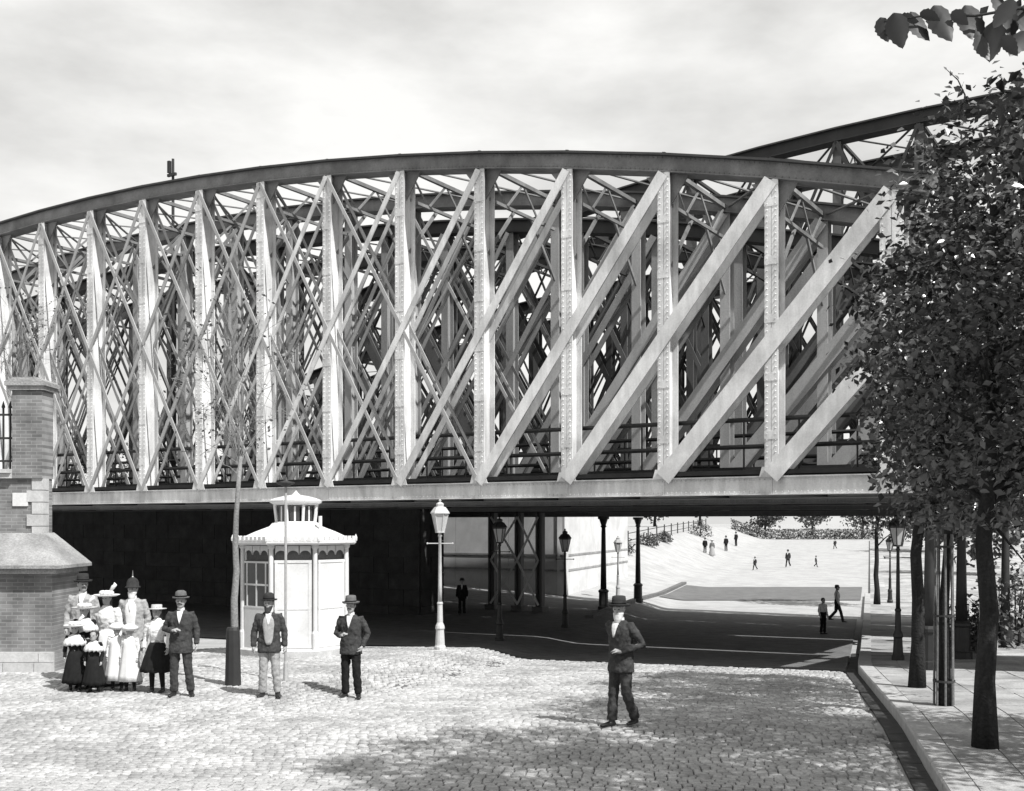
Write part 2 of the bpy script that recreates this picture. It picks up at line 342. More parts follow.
# ------------------------------------------------------------------ the truss bridges
BD = Vector((-.85093611, .5252692, 0)); BN = Vector((.5252692, .85093611, 0)); UP = Vector((0, 0, 1))
BAY = 2.5; S0 = 7.66
def B(s, d, z): return BD * s + BN * d + UP * z
def rivet(m_, p, r=.021):
    m_.add([p + BD * r, p + UP * r, p - BD * r, p - UP * r, p + (BD + UP) * (r * .35) - BN * .018, p + (UP - BD) * (r * .35) - BN * .018, p - (BD + UP) * (r * .35) - BN * .018, p + (BD - UP) * (r * .35) - BN * .018],
           [(0, 1, 4), (1, 5, 4), (1, 2, 5), (2, 6, 5), (2, 3, 6), (3, 7, 6), (3, 0, 7), (0, 4, 7), (4, 5, 6, 7)])
def bridge(name, label, d0, d1, smid, zb, m_post, m_post2, m_chord, m_top, deck0, deck1, fine, peak=13.2, group='railway truss bridges'):
    s_of = lambda k: smid + (k - 9) * BAY
    zt = lambda k: peak - .033 * (k - 9) ** 2 + (zb - 3.38)
    root = thing(name, label, 'bridge', B(smid, (d0 + d1) / 2, zb), group)
    K = list(range(-1, 20)); ch = .38; bh = .36
    for ti, d in enumerate((d0, d1)):
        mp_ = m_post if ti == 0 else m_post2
        lite = not (fine and ti == 0)
        # posts
        for k in K:
            s = s_of(k); z0, z1 = zb + bh, zt(k) - ch - .02
            w_ = .29 if k not in (-1, 19) else .46
            m_ = MB()
            if lite:
                for sg in (-1, 1): m_.bar(B(s, d + sg * .15, z0), B(s, d + sg * .15, z1), w_ * .9, .03, BN)
                m_.bar(B(s, d, z0), B(s, d, z1), .03, .27, BN)
            else:
                for sg in (-1, 1):
                    for e in (-1, 1): m_.bar(B(s + e * (w_ / 4 + .004), d + sg * .235, z0), B(s + e * (w_ / 4 + .004), d + sg * .235, z1), w_ / 2 - .004, .03, BN)
                m_.bar(B(s, d, z0), B(s, d, z1), .03, .43, BN)
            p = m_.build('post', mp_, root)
            if not lite:
                rv = MB()
                for zz in np.arange(z0 + .4, z1 - .1, .13):
                    for e in (-1, 1): rivet(rv, B(s + e * (w_ / 2 - .05), d - .25, zz))
                tag(rv.build('rivet_rows', mp_, p), kind='stuff')
                for zz in np.arange(z0 + .9, z1 - .3, 1.25):      # riveted stiffening plates
                    g = MB(); g.frame_box(B(s, d - .253, zz), BD, BN, UP, w_ / 2 + .005, .006, .09); g.build('batten_plate', mp_, p)
                t = MB(); t.prism([B(s - .10, d - .10, z1), B(s - .62, d - .10, z1), B(s - .10, d - .10, z1 - .75)], BN * .03); t.prism([B(s + .10, d - .10, z1), B(s + .5, d - .10, z1), B(s + .10, d - .10, z1 - .5)], BN * .03)
                t.build('gusset_plate', m_chord, p)
                f = MB(); f.prism([B(s - .26, d - .272, z0 + .0), B(s + .26, d - .272, z0 + .0), B(s + .2, d - .272, z0 + .22), B(s - .2, d - .272, z0 + .22)], BN * .02)
                f.build('foot_plate', mp_, p)
        # chords
        for k in K[:-1]:
            a, b = B(s_of(k), d, zt(k) - ch / 2), B(s_of(k + 1), d, zt(k + 1) - ch / 2); m_ = MB()
            if k == -1: a = a + (a - b).normalized() * .8
            if k == 18: b = b + (b - a).normalized() * .8
            m_.bar(a, b, .016 + ch * .86, .40, BN)
            fl = UP * (-ch / 2 + .01); m_.bar(a + fl, b + fl, .03, .52, BN)
            o = m_.build('top_chord', m_chord, root)
            c = MB(); fu = UP * (ch / 2 + .004); c.bar(a + fu, b + fu, .05, .66, BN)
            if fine and ti == 0: c.bar(a + fu + (b - a) * .985 + UP * .04, b + fu - (b - a) * 0 + (b - a) * .015 + UP * .04, .04, .5, BN)
            c.build('cover_plate', m_top, o)
            if fine and ti == 0:
                rv = MB(); nr_ = 22
                for i in range(nr_):
                    for h in (-.135, .135): rivet(rv, a + (b - a) * ((i + .5) / nr_) + UP * h - BN * .2)
                tag(rv.build('rivet_rows', m_chord, o), kind='stuff')
            a, b = B(s_of(k) + .004, d, zb + bh / 2), B(s_of(k + 1) - .004, d, zb + bh / 2); m_ = MB()
            if k == -1: a = a - BD * .6
            m_.bar(a, b, bh, .36, BN); m_.bar(a + UP * (bh / 2 + .012), b + UP * (bh / 2 + .012), .024, .5, BN); m_.bar(a - UP * (bh / 2 + .01), b - UP * (bh / 2 + .01), .02, .46, BN)
            o = m_.build('bottom_chord', mp_, root)
            if fine and ti == 0:
                rv = MB(); nr_ = 22
                for i in range(nr_):
                    for h in (-.13, .13): rivet(rv, a + (b - a) * ((i + .5) / nr_) + UP * h - BN * .18)
                tag(rv.build('rivet_rows', mp_, o), kind='stuff')
        # diagonals over two bays
        def diag(ks, zs_, ke, ze, w_, thin):
            for q, sg in enumerate((-1, 1)):
                m_ = MB(); dd = d + sg * ((.285 if sg < 0 else .20) if not thin else (.268 if sg < 0 else .165))
                m_.bar(B(s_of(ks), dd, zs_), B(s_of(ke), dd, ze), w_ if sg < 0 else w_ * .8, .028, BN)
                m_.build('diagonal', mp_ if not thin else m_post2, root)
        WID = {-1: .38, 0: .33, 1: .27, 2: .21, 3: .17, 4: .14, 5: .13, 6: .12, 7: .115, 8: .11, 9: .11, 10: .10, 11: .10, 12: .09, 13: .09}
        for j, w_ in WID.items():
            diag(j, zt(j) - ch - .05, j + 2, zb + bh + .02, w_, j >= 6)
            diag(18 - j, zt(j) - ch - .05, 18 - j - 2, zb + bh + .02, w_, j >= 6)
        for k in K[:-1]:
            zm = zb + bh + (zt(k) - zb - bh) * .5
            for (ka, za, kb, zc) in ((k, zm, k + 1, zb + bh + .02), (k + 1, zm + .2, k, zt(k) - ch - .3)) if lite else (((k, zb + bh + .02, k + 1, zm),) if k in (8, 9, 10, 11, 12, 13) else ()):
                m_ = MB(); m_.bar(B(s_of(ka), d + .10, za), B(s_of(kb), d + .10, zc), .085, .02, BN); m_.build('counter_brace', m_post2, root)
        zz = zb + bh + (zt(-1) - zb) * .42
        diag(-1, zz, 0, zb + bh + .02, .38, False); diag(19, zz, 18, zb + bh + .02, .46, False)
    # cross frames between the trusses
    for k in K:
        s = s_of(k); m_ = MB(); z1 = zt(k) - .25
        m_.bar(B(s, d0 + .2, z1), B(s, d1 - .2, z1), .10, .10, UP); m_.bar(B(s, d0 + .2, z1 - .8), B(s, d1 - .2, z1 - .8), .08, .08, UP)
        n = 4
        for i in range(n):
            a = d0 + .2 + (d1 - d0 - .4) * i / n; b = d0 + .2 + (d1 - d0 - .4) * (i + 1) / n
            m_.bar(B(s, a, z1 - (.8 if i % 2 else 0)), B(s, b, z1 - (0 if i % 2 else .8)), .06, .03, BD)
        for dd, sg in ((d0 + .15, 1), (d1 - .15, -1)): m_.bar(B(s, dd, z1 - 2.2), B(s, dd + sg * 1.3, z1 - .8), .09, .05, BD)
        m_.build('cross_frame', m_chord, root)
        c = MB(); c.frame_box(B(s, (d0 + .2 + deck1) / 2, zb + .2), BD, BN, UP, .13, (deck1 - d0 - .24) / 2, .19)
        c.build('cross_girder', M['dark'], root)
    for k in K[:-1]:
        for q in (0, 1):
            a, b = (d0, d1) if q else (d1, d0); m_ = MB()
            m_.bar(B(s_of(k), a, zt(k) - .2 - .03 * q), B(s_of(k + 1), b, zt(k + 1) - .2 - .03 * q), .075, .03, UP)
            m_.build('lateral_brace', m_chord, root)
    sa_, sb_ = s_of(-1) - .6, s_of(19) + .6
    dk = MB(); dk.frame_box(B((sa_ + sb_) / 2, (deck0 + deck1) / 2, zb + bh + .11), BD, BN, UP, (sb_ - sa_) / 2, (deck1 - deck0) / 2, .05); dk.build('deck', M['deck'], root)
    for dd in (d0 + (d1 - d0) * .38, d0 + (d1 - d0) * .62):
        m_ = MB(); m_.bar(B(sa_, dd, zb + bh + .24), B(sb_, dd, zb + bh + .24), .07, .14, UP); m_.build('rail', M['rail'], root)
    # hand rails along the deck edges
    for dd in ((d0 + .42, d1 + .9) if fine else (d0 + .42,)):
        r_ = MB()
        for hz in (.55, 1.15): r_.tube([B(sa_, dd, zb + bh + .16 + hz), B(sb_, dd, zb + bh + .16 + hz)], .056, 6)
        hr = r_.build('hand_rail', M['rail'], root)
        for s in np.arange(sa_ + .2, sb_, BAY / 2):
            q = MB(); q.tube([B(s, dd, zb + bh + .1), B(s, dd, zb + bh + 1.32)], .022, 6); q.build('rail_post', M['rail'], hr)
    return root
SM1 = S0 + 9 * BAY
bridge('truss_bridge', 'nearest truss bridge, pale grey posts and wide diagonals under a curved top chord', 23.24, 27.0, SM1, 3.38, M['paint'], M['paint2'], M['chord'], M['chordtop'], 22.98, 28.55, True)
bridge('truss_bridge', 'second truss bridge from the square, running parallel just behind the nearest one', 29.6, 33.4, SM1 + .6, 3.30, M['paint4'], M['paint3'], M['dark2'], M['chordtop'], 28.85, 34.5, False)  # rear bridges painted darker, standing in for shade among the trusses
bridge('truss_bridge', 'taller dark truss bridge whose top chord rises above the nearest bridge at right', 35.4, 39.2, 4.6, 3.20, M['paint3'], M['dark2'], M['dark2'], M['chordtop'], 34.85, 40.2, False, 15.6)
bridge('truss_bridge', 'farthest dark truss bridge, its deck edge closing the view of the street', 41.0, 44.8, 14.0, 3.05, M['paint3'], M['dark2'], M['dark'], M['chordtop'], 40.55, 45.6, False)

def masonry(root, s0, s1, d0, d1, zfun, z1, m_, bl=1.1, bh=.5, name='stone'):
    # block courses round a core
    c = MB(); z0 = zfun - .3
    c.add([B(s, d, z) for z in (z0, z1 - .02) for s, d in ((s0 + .04, d0 + .04), (s1 - .04, d0 + .04), (s1 - .04, d1 - .04), (s0 + .04, d1 - .04))], [(0, 3, 2, 1), (4, 5, 6, 7), (0, 1, 5, 4), (1, 2, 6, 5), (2, 3, 7, 6), (3, 0, 4, 7)])
    c.build('core', m_, root)
    n = max(1, round((z1 - z0) / bh)); h = (z1 - z0) / n
    for i in range(n):
        for face in (0, 1):
            a, b = (s0, s1) if face == 0 else (d0, d1)
            t = a - (bl / 2 if i % 2 else 0)
            while t < b - .02:
                lo, hi = max(a, t) + .008, min(b, t + bl) - .008
                if hi - lo > .05:
                    g = MB(); zc = z0 + (i + .5) * h; pr = random.uniform(0, .02)
                    if face == 0: g.frame_box(B((lo + hi) / 2, d0 + .02 - pr / 2, zc), BD, BN, UP, (hi - lo) / 2, .04 + pr / 2, h / 2 - .008)
                    else: g.frame_box(B(s0 + .02 - pr / 2, (lo + hi) / 2, zc), BN, BD, UP, (hi - lo) / 2 - (.05 if lo < a + .1 else 0), .04 + pr / 2, h / 2 - .008)
                    g.build(name, m_, root)
                t += bl
ab = thing('abutment_wall', 'dark stone abutment wall in the dark under the bridges at left', 'wall', B(40, 34.6, -.85))
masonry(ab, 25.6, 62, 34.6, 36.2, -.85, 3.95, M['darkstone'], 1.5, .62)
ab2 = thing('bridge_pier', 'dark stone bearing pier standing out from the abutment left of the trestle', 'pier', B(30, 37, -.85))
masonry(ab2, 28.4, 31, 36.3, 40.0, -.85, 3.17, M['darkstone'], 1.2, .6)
# plate girder over the pavement, right of the nearest bridge
pg = thing('plate_girder_span', 'short dark plate girder span right of the nearest bridge above the pavement', 'bridge', B(-2, 25.5, 3.4))
for d in (23.3, 27.0):
    m_ = MB(); m_.bar(B(4.3, d, 3.95), B(-10, d, 3.95), 1.1, .03, BN); m_.bar(B(4.3, d, 3.41), B(-10, d, 3.41), .04, .36, BN); m_.bar(B(4.3, d, 4.5), B(-10, d, 4.5), .04, .36, BN); g = m_.build('girder', M['dark2'], pg)
    for s in np.arange(-9.5, 4.2, 1.2):
        q = MB(); q.frame_box(B(s, d - .06, 3.95), BD, BN, UP, .03, .05, .5); q.build('stiffener', M['dark2'], g)
m_ = MB(); m_.frame_box(B(-2.9, 25.7, 3.8), BD, BN, UP, 7, 2.7, .05); m_.build('deck', M['deck'], pg)
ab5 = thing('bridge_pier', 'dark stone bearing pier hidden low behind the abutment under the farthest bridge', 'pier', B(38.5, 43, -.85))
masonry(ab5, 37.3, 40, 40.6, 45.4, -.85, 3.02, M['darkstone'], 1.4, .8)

# cast iron columns under the farthest bridge
def column(p, top, label, up=0):
    z = ground(p[0], p[1]) - .03 + up; r = thing('iron_column', label, 'column', (p[0], p[1], z), 'cast iron columns under the bridges'); H = top - z
    m_ = MB(); m_.lathe([(.24, 0), (.24, .18), (.2, .2), (.19, .75), (.22, .78), (.22, .84), (.15, .9)], (p[0], p[1], z), 12); m_.build('base', M['rail'], r, False)
    m_ = MB(); m_.lathe([(.13, .88), (.115, 1.8), (.09, H - .7), (.08, H - .45)], (p[0], p[1], z), 12); m_.build('shaft', M['rail'], r, True)
    m_ = MB(); m_.lathe([(.08, H - .47), (.13, H - .42), (.10, H - .36), (.18, H - .12), (.24, H - .1), (.24, H)], (p[0], p[1], z), 12); m_.build('capital', M['rail'], r)
def on_road(x, Y): return ((x - 512) / F * Y, Y)
column(on_road(603.5, 46.2), 3.02, 'dark iron column left of the slender lamp, under the farthest bridge')
column(on_road(638, 51.4), 3.02, 'dark iron column right of the slender lamp, behind the walking man')
for s_, d_, lb in ((4.5, 23.4, 'dark iron column under the end of the nearest bridge, front one by the trees'), (4.5, 27.0, 'dark iron column under the end of the nearest bridge, rear one by the trees'), (4.4, 29.8, 'dark iron column behind the pavement trees under the second bridge, front one'), (4.4, 33.3, 'dark iron column behind the pavement trees under the second bridge, rear one')):
    c_ = B(s_, d_, 0); column((c_.x, c_.y), 3.3, lb, .17)
# trestle under the third bridge
tr = thing('iron_trestle', 'dark riveted iron trestle with crossed braces at the end of the abutment', 'trestle', B(24, 38.8, -.88))
for s in (22.6, 23.6, 24.9):
    m_ = MB(); zc = -.95
    for e in (-1, 1): m_.bar(B(s + e * .11, 38.8, zc), B(s + e * .11, 38.8, 3.18), .08, .26, BN)
    m_.bar(B(s, 38.8, zc), B(s, 38.8, 3.18), .15, .03, BN); m_.bar(B(s, 38.8, zc), B(s, 38.8, zc + .3), .5, .5, BN); m_.build('leg', M['paint3'], tr)
for a, b in ((22.6, 23.6), (23.6, 24.9)):
    for z0, z1 in ((-.6, 1.2), (1.2, 3.0)):
        for q in (0, 1):
            m_ = MB(); m_.bar(B(a, 38.62 + .03 * q, z0 if q else z1), B(b, 38.62 + .03 * q, z1 if q else z0), .09, .02, BN); m_.build('brace', M['paint'], tr)

# ------------------------------------------------------------------ pale retaining walls beyond the bridges
def plaster_wall(label, a, b, z1, th=.4):
    a = Vector((a[0], a[1], 0)); b = Vector((b[0], b[1], 0)); t = (b - a).normalized(); nn = Vector((t.y, -t.x, 0))
    r = thing('retaining_wall', label, 'wall', (a.x, a.y, ground(a.x, a.y))); n = max(1, int((b - a).length / 2.6))
    for i in range(n):
        p, q = a + (b - a) * (i / n) + t * .01, a + (b - a) * ((i + 1) / n) - t * .01; z0 = min(ground(p.x, p.y), ground(q.x, q.y)) - .4
        m_ = MB(); m_.prism([p + UP * z0, q + UP * z0, q + UP * z1, p + UP * z1], -nn * th); m_.build('wall_panel', M['plaster'], r)
    c = MB(); c.prism([a + nn * .06 + UP * z1, b + nn * .06 + UP * z1, b + nn * .06 + UP * (z1 + .16), a + nn * .06 + UP * (z1 + .16)], -nn * (th + .12)); c.build('coping', M['stone'], r)
    for zz in (.35, 1.1):
        c = MB(); c.prism([a + nn * .03 + UP * zz, b + nn * .03 + UP * zz, b + nn * .03 + UP * (zz + .1), a + nn * .03 + UP * (zz + .1)], -nn * .028); c.build('string_course', M['roofstone'], r)
    return r
plaster_wall('pale plastered wall facing the square behind the iron trestle', (B(36, 47.4, 0).x, B(36, 47.4, 0).y), (B(26.2, 47.4, 0).x - .01, B(26.2, 47.4, 0).y), 3.9)
c0 = B(26.2, 47.4, 0)
plaster_wall('pale plastered wall running back along the street, left of the columns', (c0.x, c0.y + .02), (c0.x + 4.5, c0.y + 13.5), 3.9)

# ------------------------------------------------------------------ brick building at the left edge
bb = thing('brick_building', 'brick wall end with sloping stone ledge, capped pillar and iron railing at left edge', 'building', (-10, 21, 0))
XA, YA, YB, XU = -8.62, 20.62, 21.5, -9.18
m_ = MB(); m_.box(-16, XA, YA, YB + .4, -.3, 1.80); m_.build('wall', M['brick'], bb)
for row_, (z0, z1) in enumerate(((-.05, .14), (.15, .33))):
    x = -16.0 - .3 * row_
    while x < XA + .05:
        L = random.uniform(.55, .8); q = MB(); q.box(x + .006, min(x + L, XA + .05) - .006, YA - .07 - (.03 if row_ == 0 else 0), YA - .003, z0, z1); q.build('plinth_stone', M['stone'], bb); x += L
m_ = MB(); m_.box(-16, XA + .16, YA - .2, YB + .42, 1.803, 1.90); m_.build('eave', M['roofstone'], bb)
x0_, y0_, x1_, y1_ = XA + .24, YA - .26, XU + .05, YB; z0_, z1_ = 1.903, 2.50
m_ = MB(); m_.add([(-16, y0_, z0_), (x0_, y0_, z0_), (x1_, y1_, z1_), (-16, y1_, z1_), (x0_, YB + .44, z0_), (x1_, YB + .44, z1_), (-16, y0_, z0_ + .06), (x0_, y0_, z0_ + .06), (x1_, y1_, z1_ + .06), (-16, y1_, z1_ + .06), (x0_, YB + .44, z0_ + .06), (x1_, YB + .44, z1_ + .06)],
   [(6, 7, 8, 9), (7, 10, 11, 8), (0, 1, 7, 6), (1, 4, 10, 7), (0, 3, 2, 1), (1, 2, 5, 4), (4, 5, 11, 10)]); m_.build('ledge_roof', M['roofstone'], bb)
m_ = MB(); m_.box(-16, XU, YB + .02, YB + .46, 1.9, 3.62); m_.build('upper_wall', M['brick'], bb)
for i in range(5):
    z = 2.46 + i * .235; wq = .30 if i % 2 else .2
    q = MB(); q.box(XU - wq, XU + .025, YB - .015, YB + .25, z, z + .222); q.build('quoin', M['stone'], bb)
m_ = MB(); m_.box(-16, XU - .57, YB - .1, YB + .5, 3.622, 3.72); m_.box(-16, XU - .57, YB - .15, YB + .52, 3.724, 3.80); m_.build('cornice', M['stone'], bb)
m_ = MB(); m_.box(XU - .565, XU + .02, YB - .05, YB + .47, 3.623, 5.34); pl_ = m_.build('pillar', M['brick'], bb)
m_ = MB(); m_.box(XU - .63, XU + .08, YB - .11, YB + .53, 5.343, 5.42); m_.box(XU - .68, XU + .12, YB - .15, YB + .57, 5.423, 5.50); m_.prism([(XU - .68, YB - .15, 5.502), (XU + .12, YB - .15, 5.502), (XU - .04, YB - .15, 5.58), (XU - .52, YB - .15, 5.58)], (0, .72, 0)); m_.build('pillar_cap', M['roofstone'], pl_)
m_ = MB(); m_.box(-12.6, -12.0, YB - .05, YB + .47, 3.802, 5.34); m_.build('pillar', M['brick'], bb)
for i in range(16):
    xx = -11.9 + i * .135; yb = YB + .15; q = MB(); q.tube([(xx, yb, 3.805), (xx, yb, 5.0)], .022, 6); q.lathe([(.02, 5.0), (.04, 5.03), (.002, 5.16)], (xx, yb, 0), 6); q.build('railing_bar', M['rail'], bb)
for z in (3.95, 4.4, 4.86):
    q = MB(); q.box(-12, XU - .57, YB + .13, YB + .17, z, z + .04); q.build('railing_rail', M['rail'], bb)
m_ = MB(); m_.box(XU - .58, XU - .28, YB - .01, YB + .016, 3.08, 3.34); m_.build('sign_plate', M['white'], bb)

# ------------------------------------------------------------------ octagonal kiosk
KX, KY = (296 - 512) / F * 24.9, 24.9; KZ = ground(KX, KY) + .05
kk = thing('kiosk', 'white octagonal iron pavilion with lantern roof standing on the square', 'kiosk', (KX, KY, KZ))
KR = 1.22; KA = R(22.5 + 8)
cn = [Vector((KX + KR * math.cos(KA + i * math.pi / 4), KY + KR * math.sin(KA + i * math.pi / 4), KZ)) for i in range(8)]
m_ = MB(); m_.lathe([(KR + .12, -.1), (KR + .12, .12), (KR + .04, .16)], (KX, KY, KZ), 8, KA); m_.build('plinth', M['stone'], kk)
for i in range(8):
    p = cn[i]; q = MB(); q.lathe([(.075, .1), (.075, .5), (.055, .55), (.05, 2.32), (.08, 2.36), (.08, 2.46)], p, 10); q.build('corner_post', M['white'], kk)
    a, b = cn[i], cn[(i + 1) % 8]; t = (b - a).normalized(); nn = Vector((t.y, -t.x, 0)); L = (b - a).length; mid = (a + b) / 2
    facing = nn.y < 0; lattice = (mid.x < KX - .6)
    q = MB(); q.frame_box(mid + UP * .6, t, nn, UP, L / 2 - .07, .02, .44); pn = q.build('panel', M['white'], kk)
    if lattice:
        q = MB(); q.frame_box(mid + UP * 1.55, t, nn, UP, L / 2 - .07, .008, .5); q.build('pane', M['glassdark'], pn)
        q = MB()
        for f in (-.33, 0, .33): q.frame_box(mid + t * (f * L) + UP * 1.55, t, nn, UP, .02, .02, .5)
        for zz in (1.06, 1.55, 2.04): q.frame_box(mid + UP * zz, t, nn, UP, L / 2 - .07, .025, .02)
        q.build('glazing_bar', M['white'], pn)
    else:
        q = MB(); q.frame_box(mid + UP * 1.55, t, nn, UP, L / 2 - .07, .016, .5); q.build('upper_panel', M['white'], pn)
        q = MB()
        for zz in (.22, 1.05, 2.06): q.frame_box(mid + UP * zz, t, nn, UP, L / 2 - .07, .03, .03)
        for e in (-1, 1): q.frame_box(mid + t * (e * (L / 2 - .11)) + UP * 1.13, t, nn, UP, .03, .028, .9)
        q.build('panel_moulding', M['white'], pn)
    # open arched frieze under the eaves
    q = MB(); na = 3; wv = (L - .16) / na
    for j in range(na):
        c0_ = -L / 2 + .08 + wv * (j + .5); arc = [(c0_ + wv / 2 * .92 * math.cos(x), 2.2 + .1 * math.sin(x)) for x in [math.pi * i2 / 8 for i2 in range(9)]]
        for (x0, z0), (x1, z1) in zip(arc[:-1], arc[1:]):
            q.prism([mid + t * x0 + UP * z0, mid + t * x0 + UP * 2.4, mid + t * x1 + UP * 2.4, mid + t * x1 + UP * z1], nn * .02)
    q.build('arched_frieze', M['white'], pn)
m_ = MB(); m_.lathe([(KR - .09, .15), (KR - .09, 2.44)], (KX, KY, KZ), 8, KA); m_.build('inner_screen', M['midcloth'] if False else M['dark_grey'], kk)
m_ = MB(); m_.lathe([(KR + .20, 2.42), (KR + .24, 2.46), (KR + .24, 2.52), (KR + .05, 2.56), (.95, 2.70), (.62, 2.82), (.55, 2.9)], (KX, KY, KZ), 8, KA); rf = m_.build('roof', M['white'], kk)
m_ = MB()
for i in range(8):
    a = Vector((KX + (KR + .23) * math.cos(KA + i * math.pi / 4), KY + (KR + .23) * math.sin(KA + i * math.pi / 4), KZ)); b = Vector((KX + (KR + .23) * math.cos(KA + (i + 1) * math.pi / 4), KY + (KR + .23) * math.sin(KA + (i + 1) * math.pi / 4), KZ))
    for j in range(8):
        c = a + (b - a) * ((j + .5) / 8); m_.frame_box(c + UP * 2.55, (b - a).normalized(), Vector((0, 0, 1)).cross((b - a).normalized()), UP, .045, .012, .05)
    m_.lathe([(.03, 2.5), (.035, 2.56), (.02, 2.6), (.004, 2.64)], a, 6)
m_.build('roof_cresting', M['white'], rf)
m_ = MB(); m_.lathe([(.50, 2.86), (.52, 2.9), (.47, 2.93)], (KX, KY, KZ), 8, KA); ln = m_.build('lantern', M['white'], kk)
for i in range(8):
    a = Vector((KX + .45 * math.cos(KA + i * math.pi / 4), KY + .45 * math.sin(KA + i * math.pi / 4), KZ)); a2 = Vector((KX + .5 * math.cos(KA + i * math.pi / 4), KY + .5 * math.sin(KA + i * math.pi / 4), KZ))
    b = Vector((KX + .45 * math.cos(KA + (i + 1) * math.pi / 4), KY + .45 * math.sin(KA + (i + 1) * math.pi / 4), KZ))
    q = MB(); q.tube([a + UP * 2.9, a2 + UP * 3.32], .035, 6); q.build('lantern_post', M['white'], ln)
    t = (b - a).normalized(); q = MB(); q.frame_box((a + b) / 2 + UP * 3.1, t, Vector((t.y, -t.x, 0)), UP, .10, .008, .17); q.build('lantern_pane', M['glassdark'], ln)
    q = MB(); q.frame_box((a + b) / 2 + UP * 3.1, t, Vector((t.y, -t.x, 0)), UP, .02, .016, .17); q.build('glazing_bar', M['white'], ln)
m_ = MB(); m_.lathe([(.50, 3.3), (.61, 3.35), (.63, 3.40), (.5, 3.45), (.3, 3.50), (.1, 3.53), (.05, 3.58), (.01, 3.63)], (KX, KY, KZ), 8, KA); m_.build('lantern_roof', M['white'], ln)
m_ = MB(); m_.tube([(KX + .62, KY - .4, KZ + 2.6), (KX + .62, KY - .4, KZ + 3.05)], .04, 8); m_.build('vent_pipe', M['white'], rf)

# ------------------------------------------------------------------ street lamps and posts
def street_lamp(xp, Y, H, label, m_, right=False, glass='lampglass'):
    X = (xp - 512) / F * Y; z = (walk_h(X, Y) if right else ground(X, Y) - .03); p = Vector((X, Y, z))
    r = thing('street_lamp', label, 'street lamp', p, 'gas lamps along the street')
    L = .78
    q = MB(); q.lathe([(.14, 0), (.14, .1), (.115, .14), (.095, .5), (.115, .54), (.105, .6), (.07, .68), (.062, 1.1), (.075, 1.13), (.062, 1.17)], p, 12); q.build('base', m_, r)
    q = MB(); q.lathe([(.05, 1.15), (.045, 1.6), (.034, H - L - .12), (.055, H - L - .1), (.035, H - L - .06), (.04, H - L)], p, 12); q.build('post', m_, r, True)
    q = MB(); q.tube([p + Vector((-.3, 0, H - L - .28)), p + Vector((.3, 0, H - L - .28))], .014, 6)
    for e in (-1, 1): q.ball(p + Vector((e * .3, 0, H - L - .28)), .025, .025, .025, 6, 4)
    q.build('ladder_bar', m_, r)
    q = MB(); q.lathe([(.095, H - L), (.185, H - L + .40)], p, 6); ln = q.build('lantern', M[glass], r)
    q = MB()
    for i in range(6):
        a = 2 * math.pi * i / 6; c_, s_ = math.cos(a), math.sin(a)
        q.tube([p + Vector((.10 * c_, .10 * s_, H - L - .01)), p + Vector((.192 * c_, .192 * s_, H - L + .41))], .012, 5)
    q.lathe([(.112, H - L - .025), (.112, H - L + .01)], p, 6); q.lathe([(.202, H - L + .395), (.206, H - L + .43)], p, 6); q.build('lantern_frame', m_, ln)
    q = MB(); q.lathe([(.232, H - L + .432), (.224, H - L + .46), (.14, H - L + .58), (.085, H - L + .6), (.095, H - L + .66), (.06, H - L + .69), (.02, H - L + .71), (.035, H - L + .745), (.004, H)], p, 6); q.build('lantern_roof', m_, r)
street_lamp(440, 26.2, 3.62, 'pale painted gas lamp, nearest lamp, standing right of the white kiosk', M['palelamp'])
street_lamp(499.5, 32.4, 3.72, 'dark gas lamp second from the kiosk, in the shade beside the trestle', M['rail'])
street_lamp(565, 38.0, 3.45, 'dark gas lamp third from the kiosk, in front of the pale wall', M['rail'])
street_lamp(618, 54, 3.1, 'slender pale gas lamp between the two iron columns', M['midcloth'] if False else M['paint2'])
street_lamp(898, 24.9, 3.38, 'dark gas lamp on the right pavement just left of the trees', M['rail'], True)
street_lamp(890, 53, 3.3, 'small distant gas lamp on the right pavement beyond the bridges', M['rail'], True)
pz = ground(-3.9, 19.2)
r = thing('slender_post', 'slender iron post with flat cap in front of the white kiosk', 'post', (-3.95, 19.2, pz))
m_ = MB(); m_.lathe([(.05, 0), (.04, .3), (.026, .34), (.022, 3.4)], (-3.95, 19.2, pz), 8); m_.build('pole', M['paint2'], r)
m_ = MB(); m_.lathe([(.03, 3.38), (.16, 3.44), (.16, 3.46), (.05, 3.48), (.02, 3.55)], (-3.95, 19.2, pz), 10); m_.build('cap', M['dark2'], r)
# signal mast on the nearest bridge
r = thing('signal_mast', 'small signal mast rising above the curved chord at left', 'mast', B(32.0, 28.0, 3.8))
q = MB(); q.tube([B(32.0, 28.0, 3.8), B(32.0, 28.0, 16.2)], [.09, .05], 8); q.build('mast', M['dark'], r)
q = MB(); q.frame_box(B(32.0, 27.95, 15.6), BD, BN, UP, .22, .04, .05); q.frame_box(B(32.12, 27.93, 15.9), BD, BN, UP, .06, .05, .22); q.build('signal_arm', M['dark'], r)

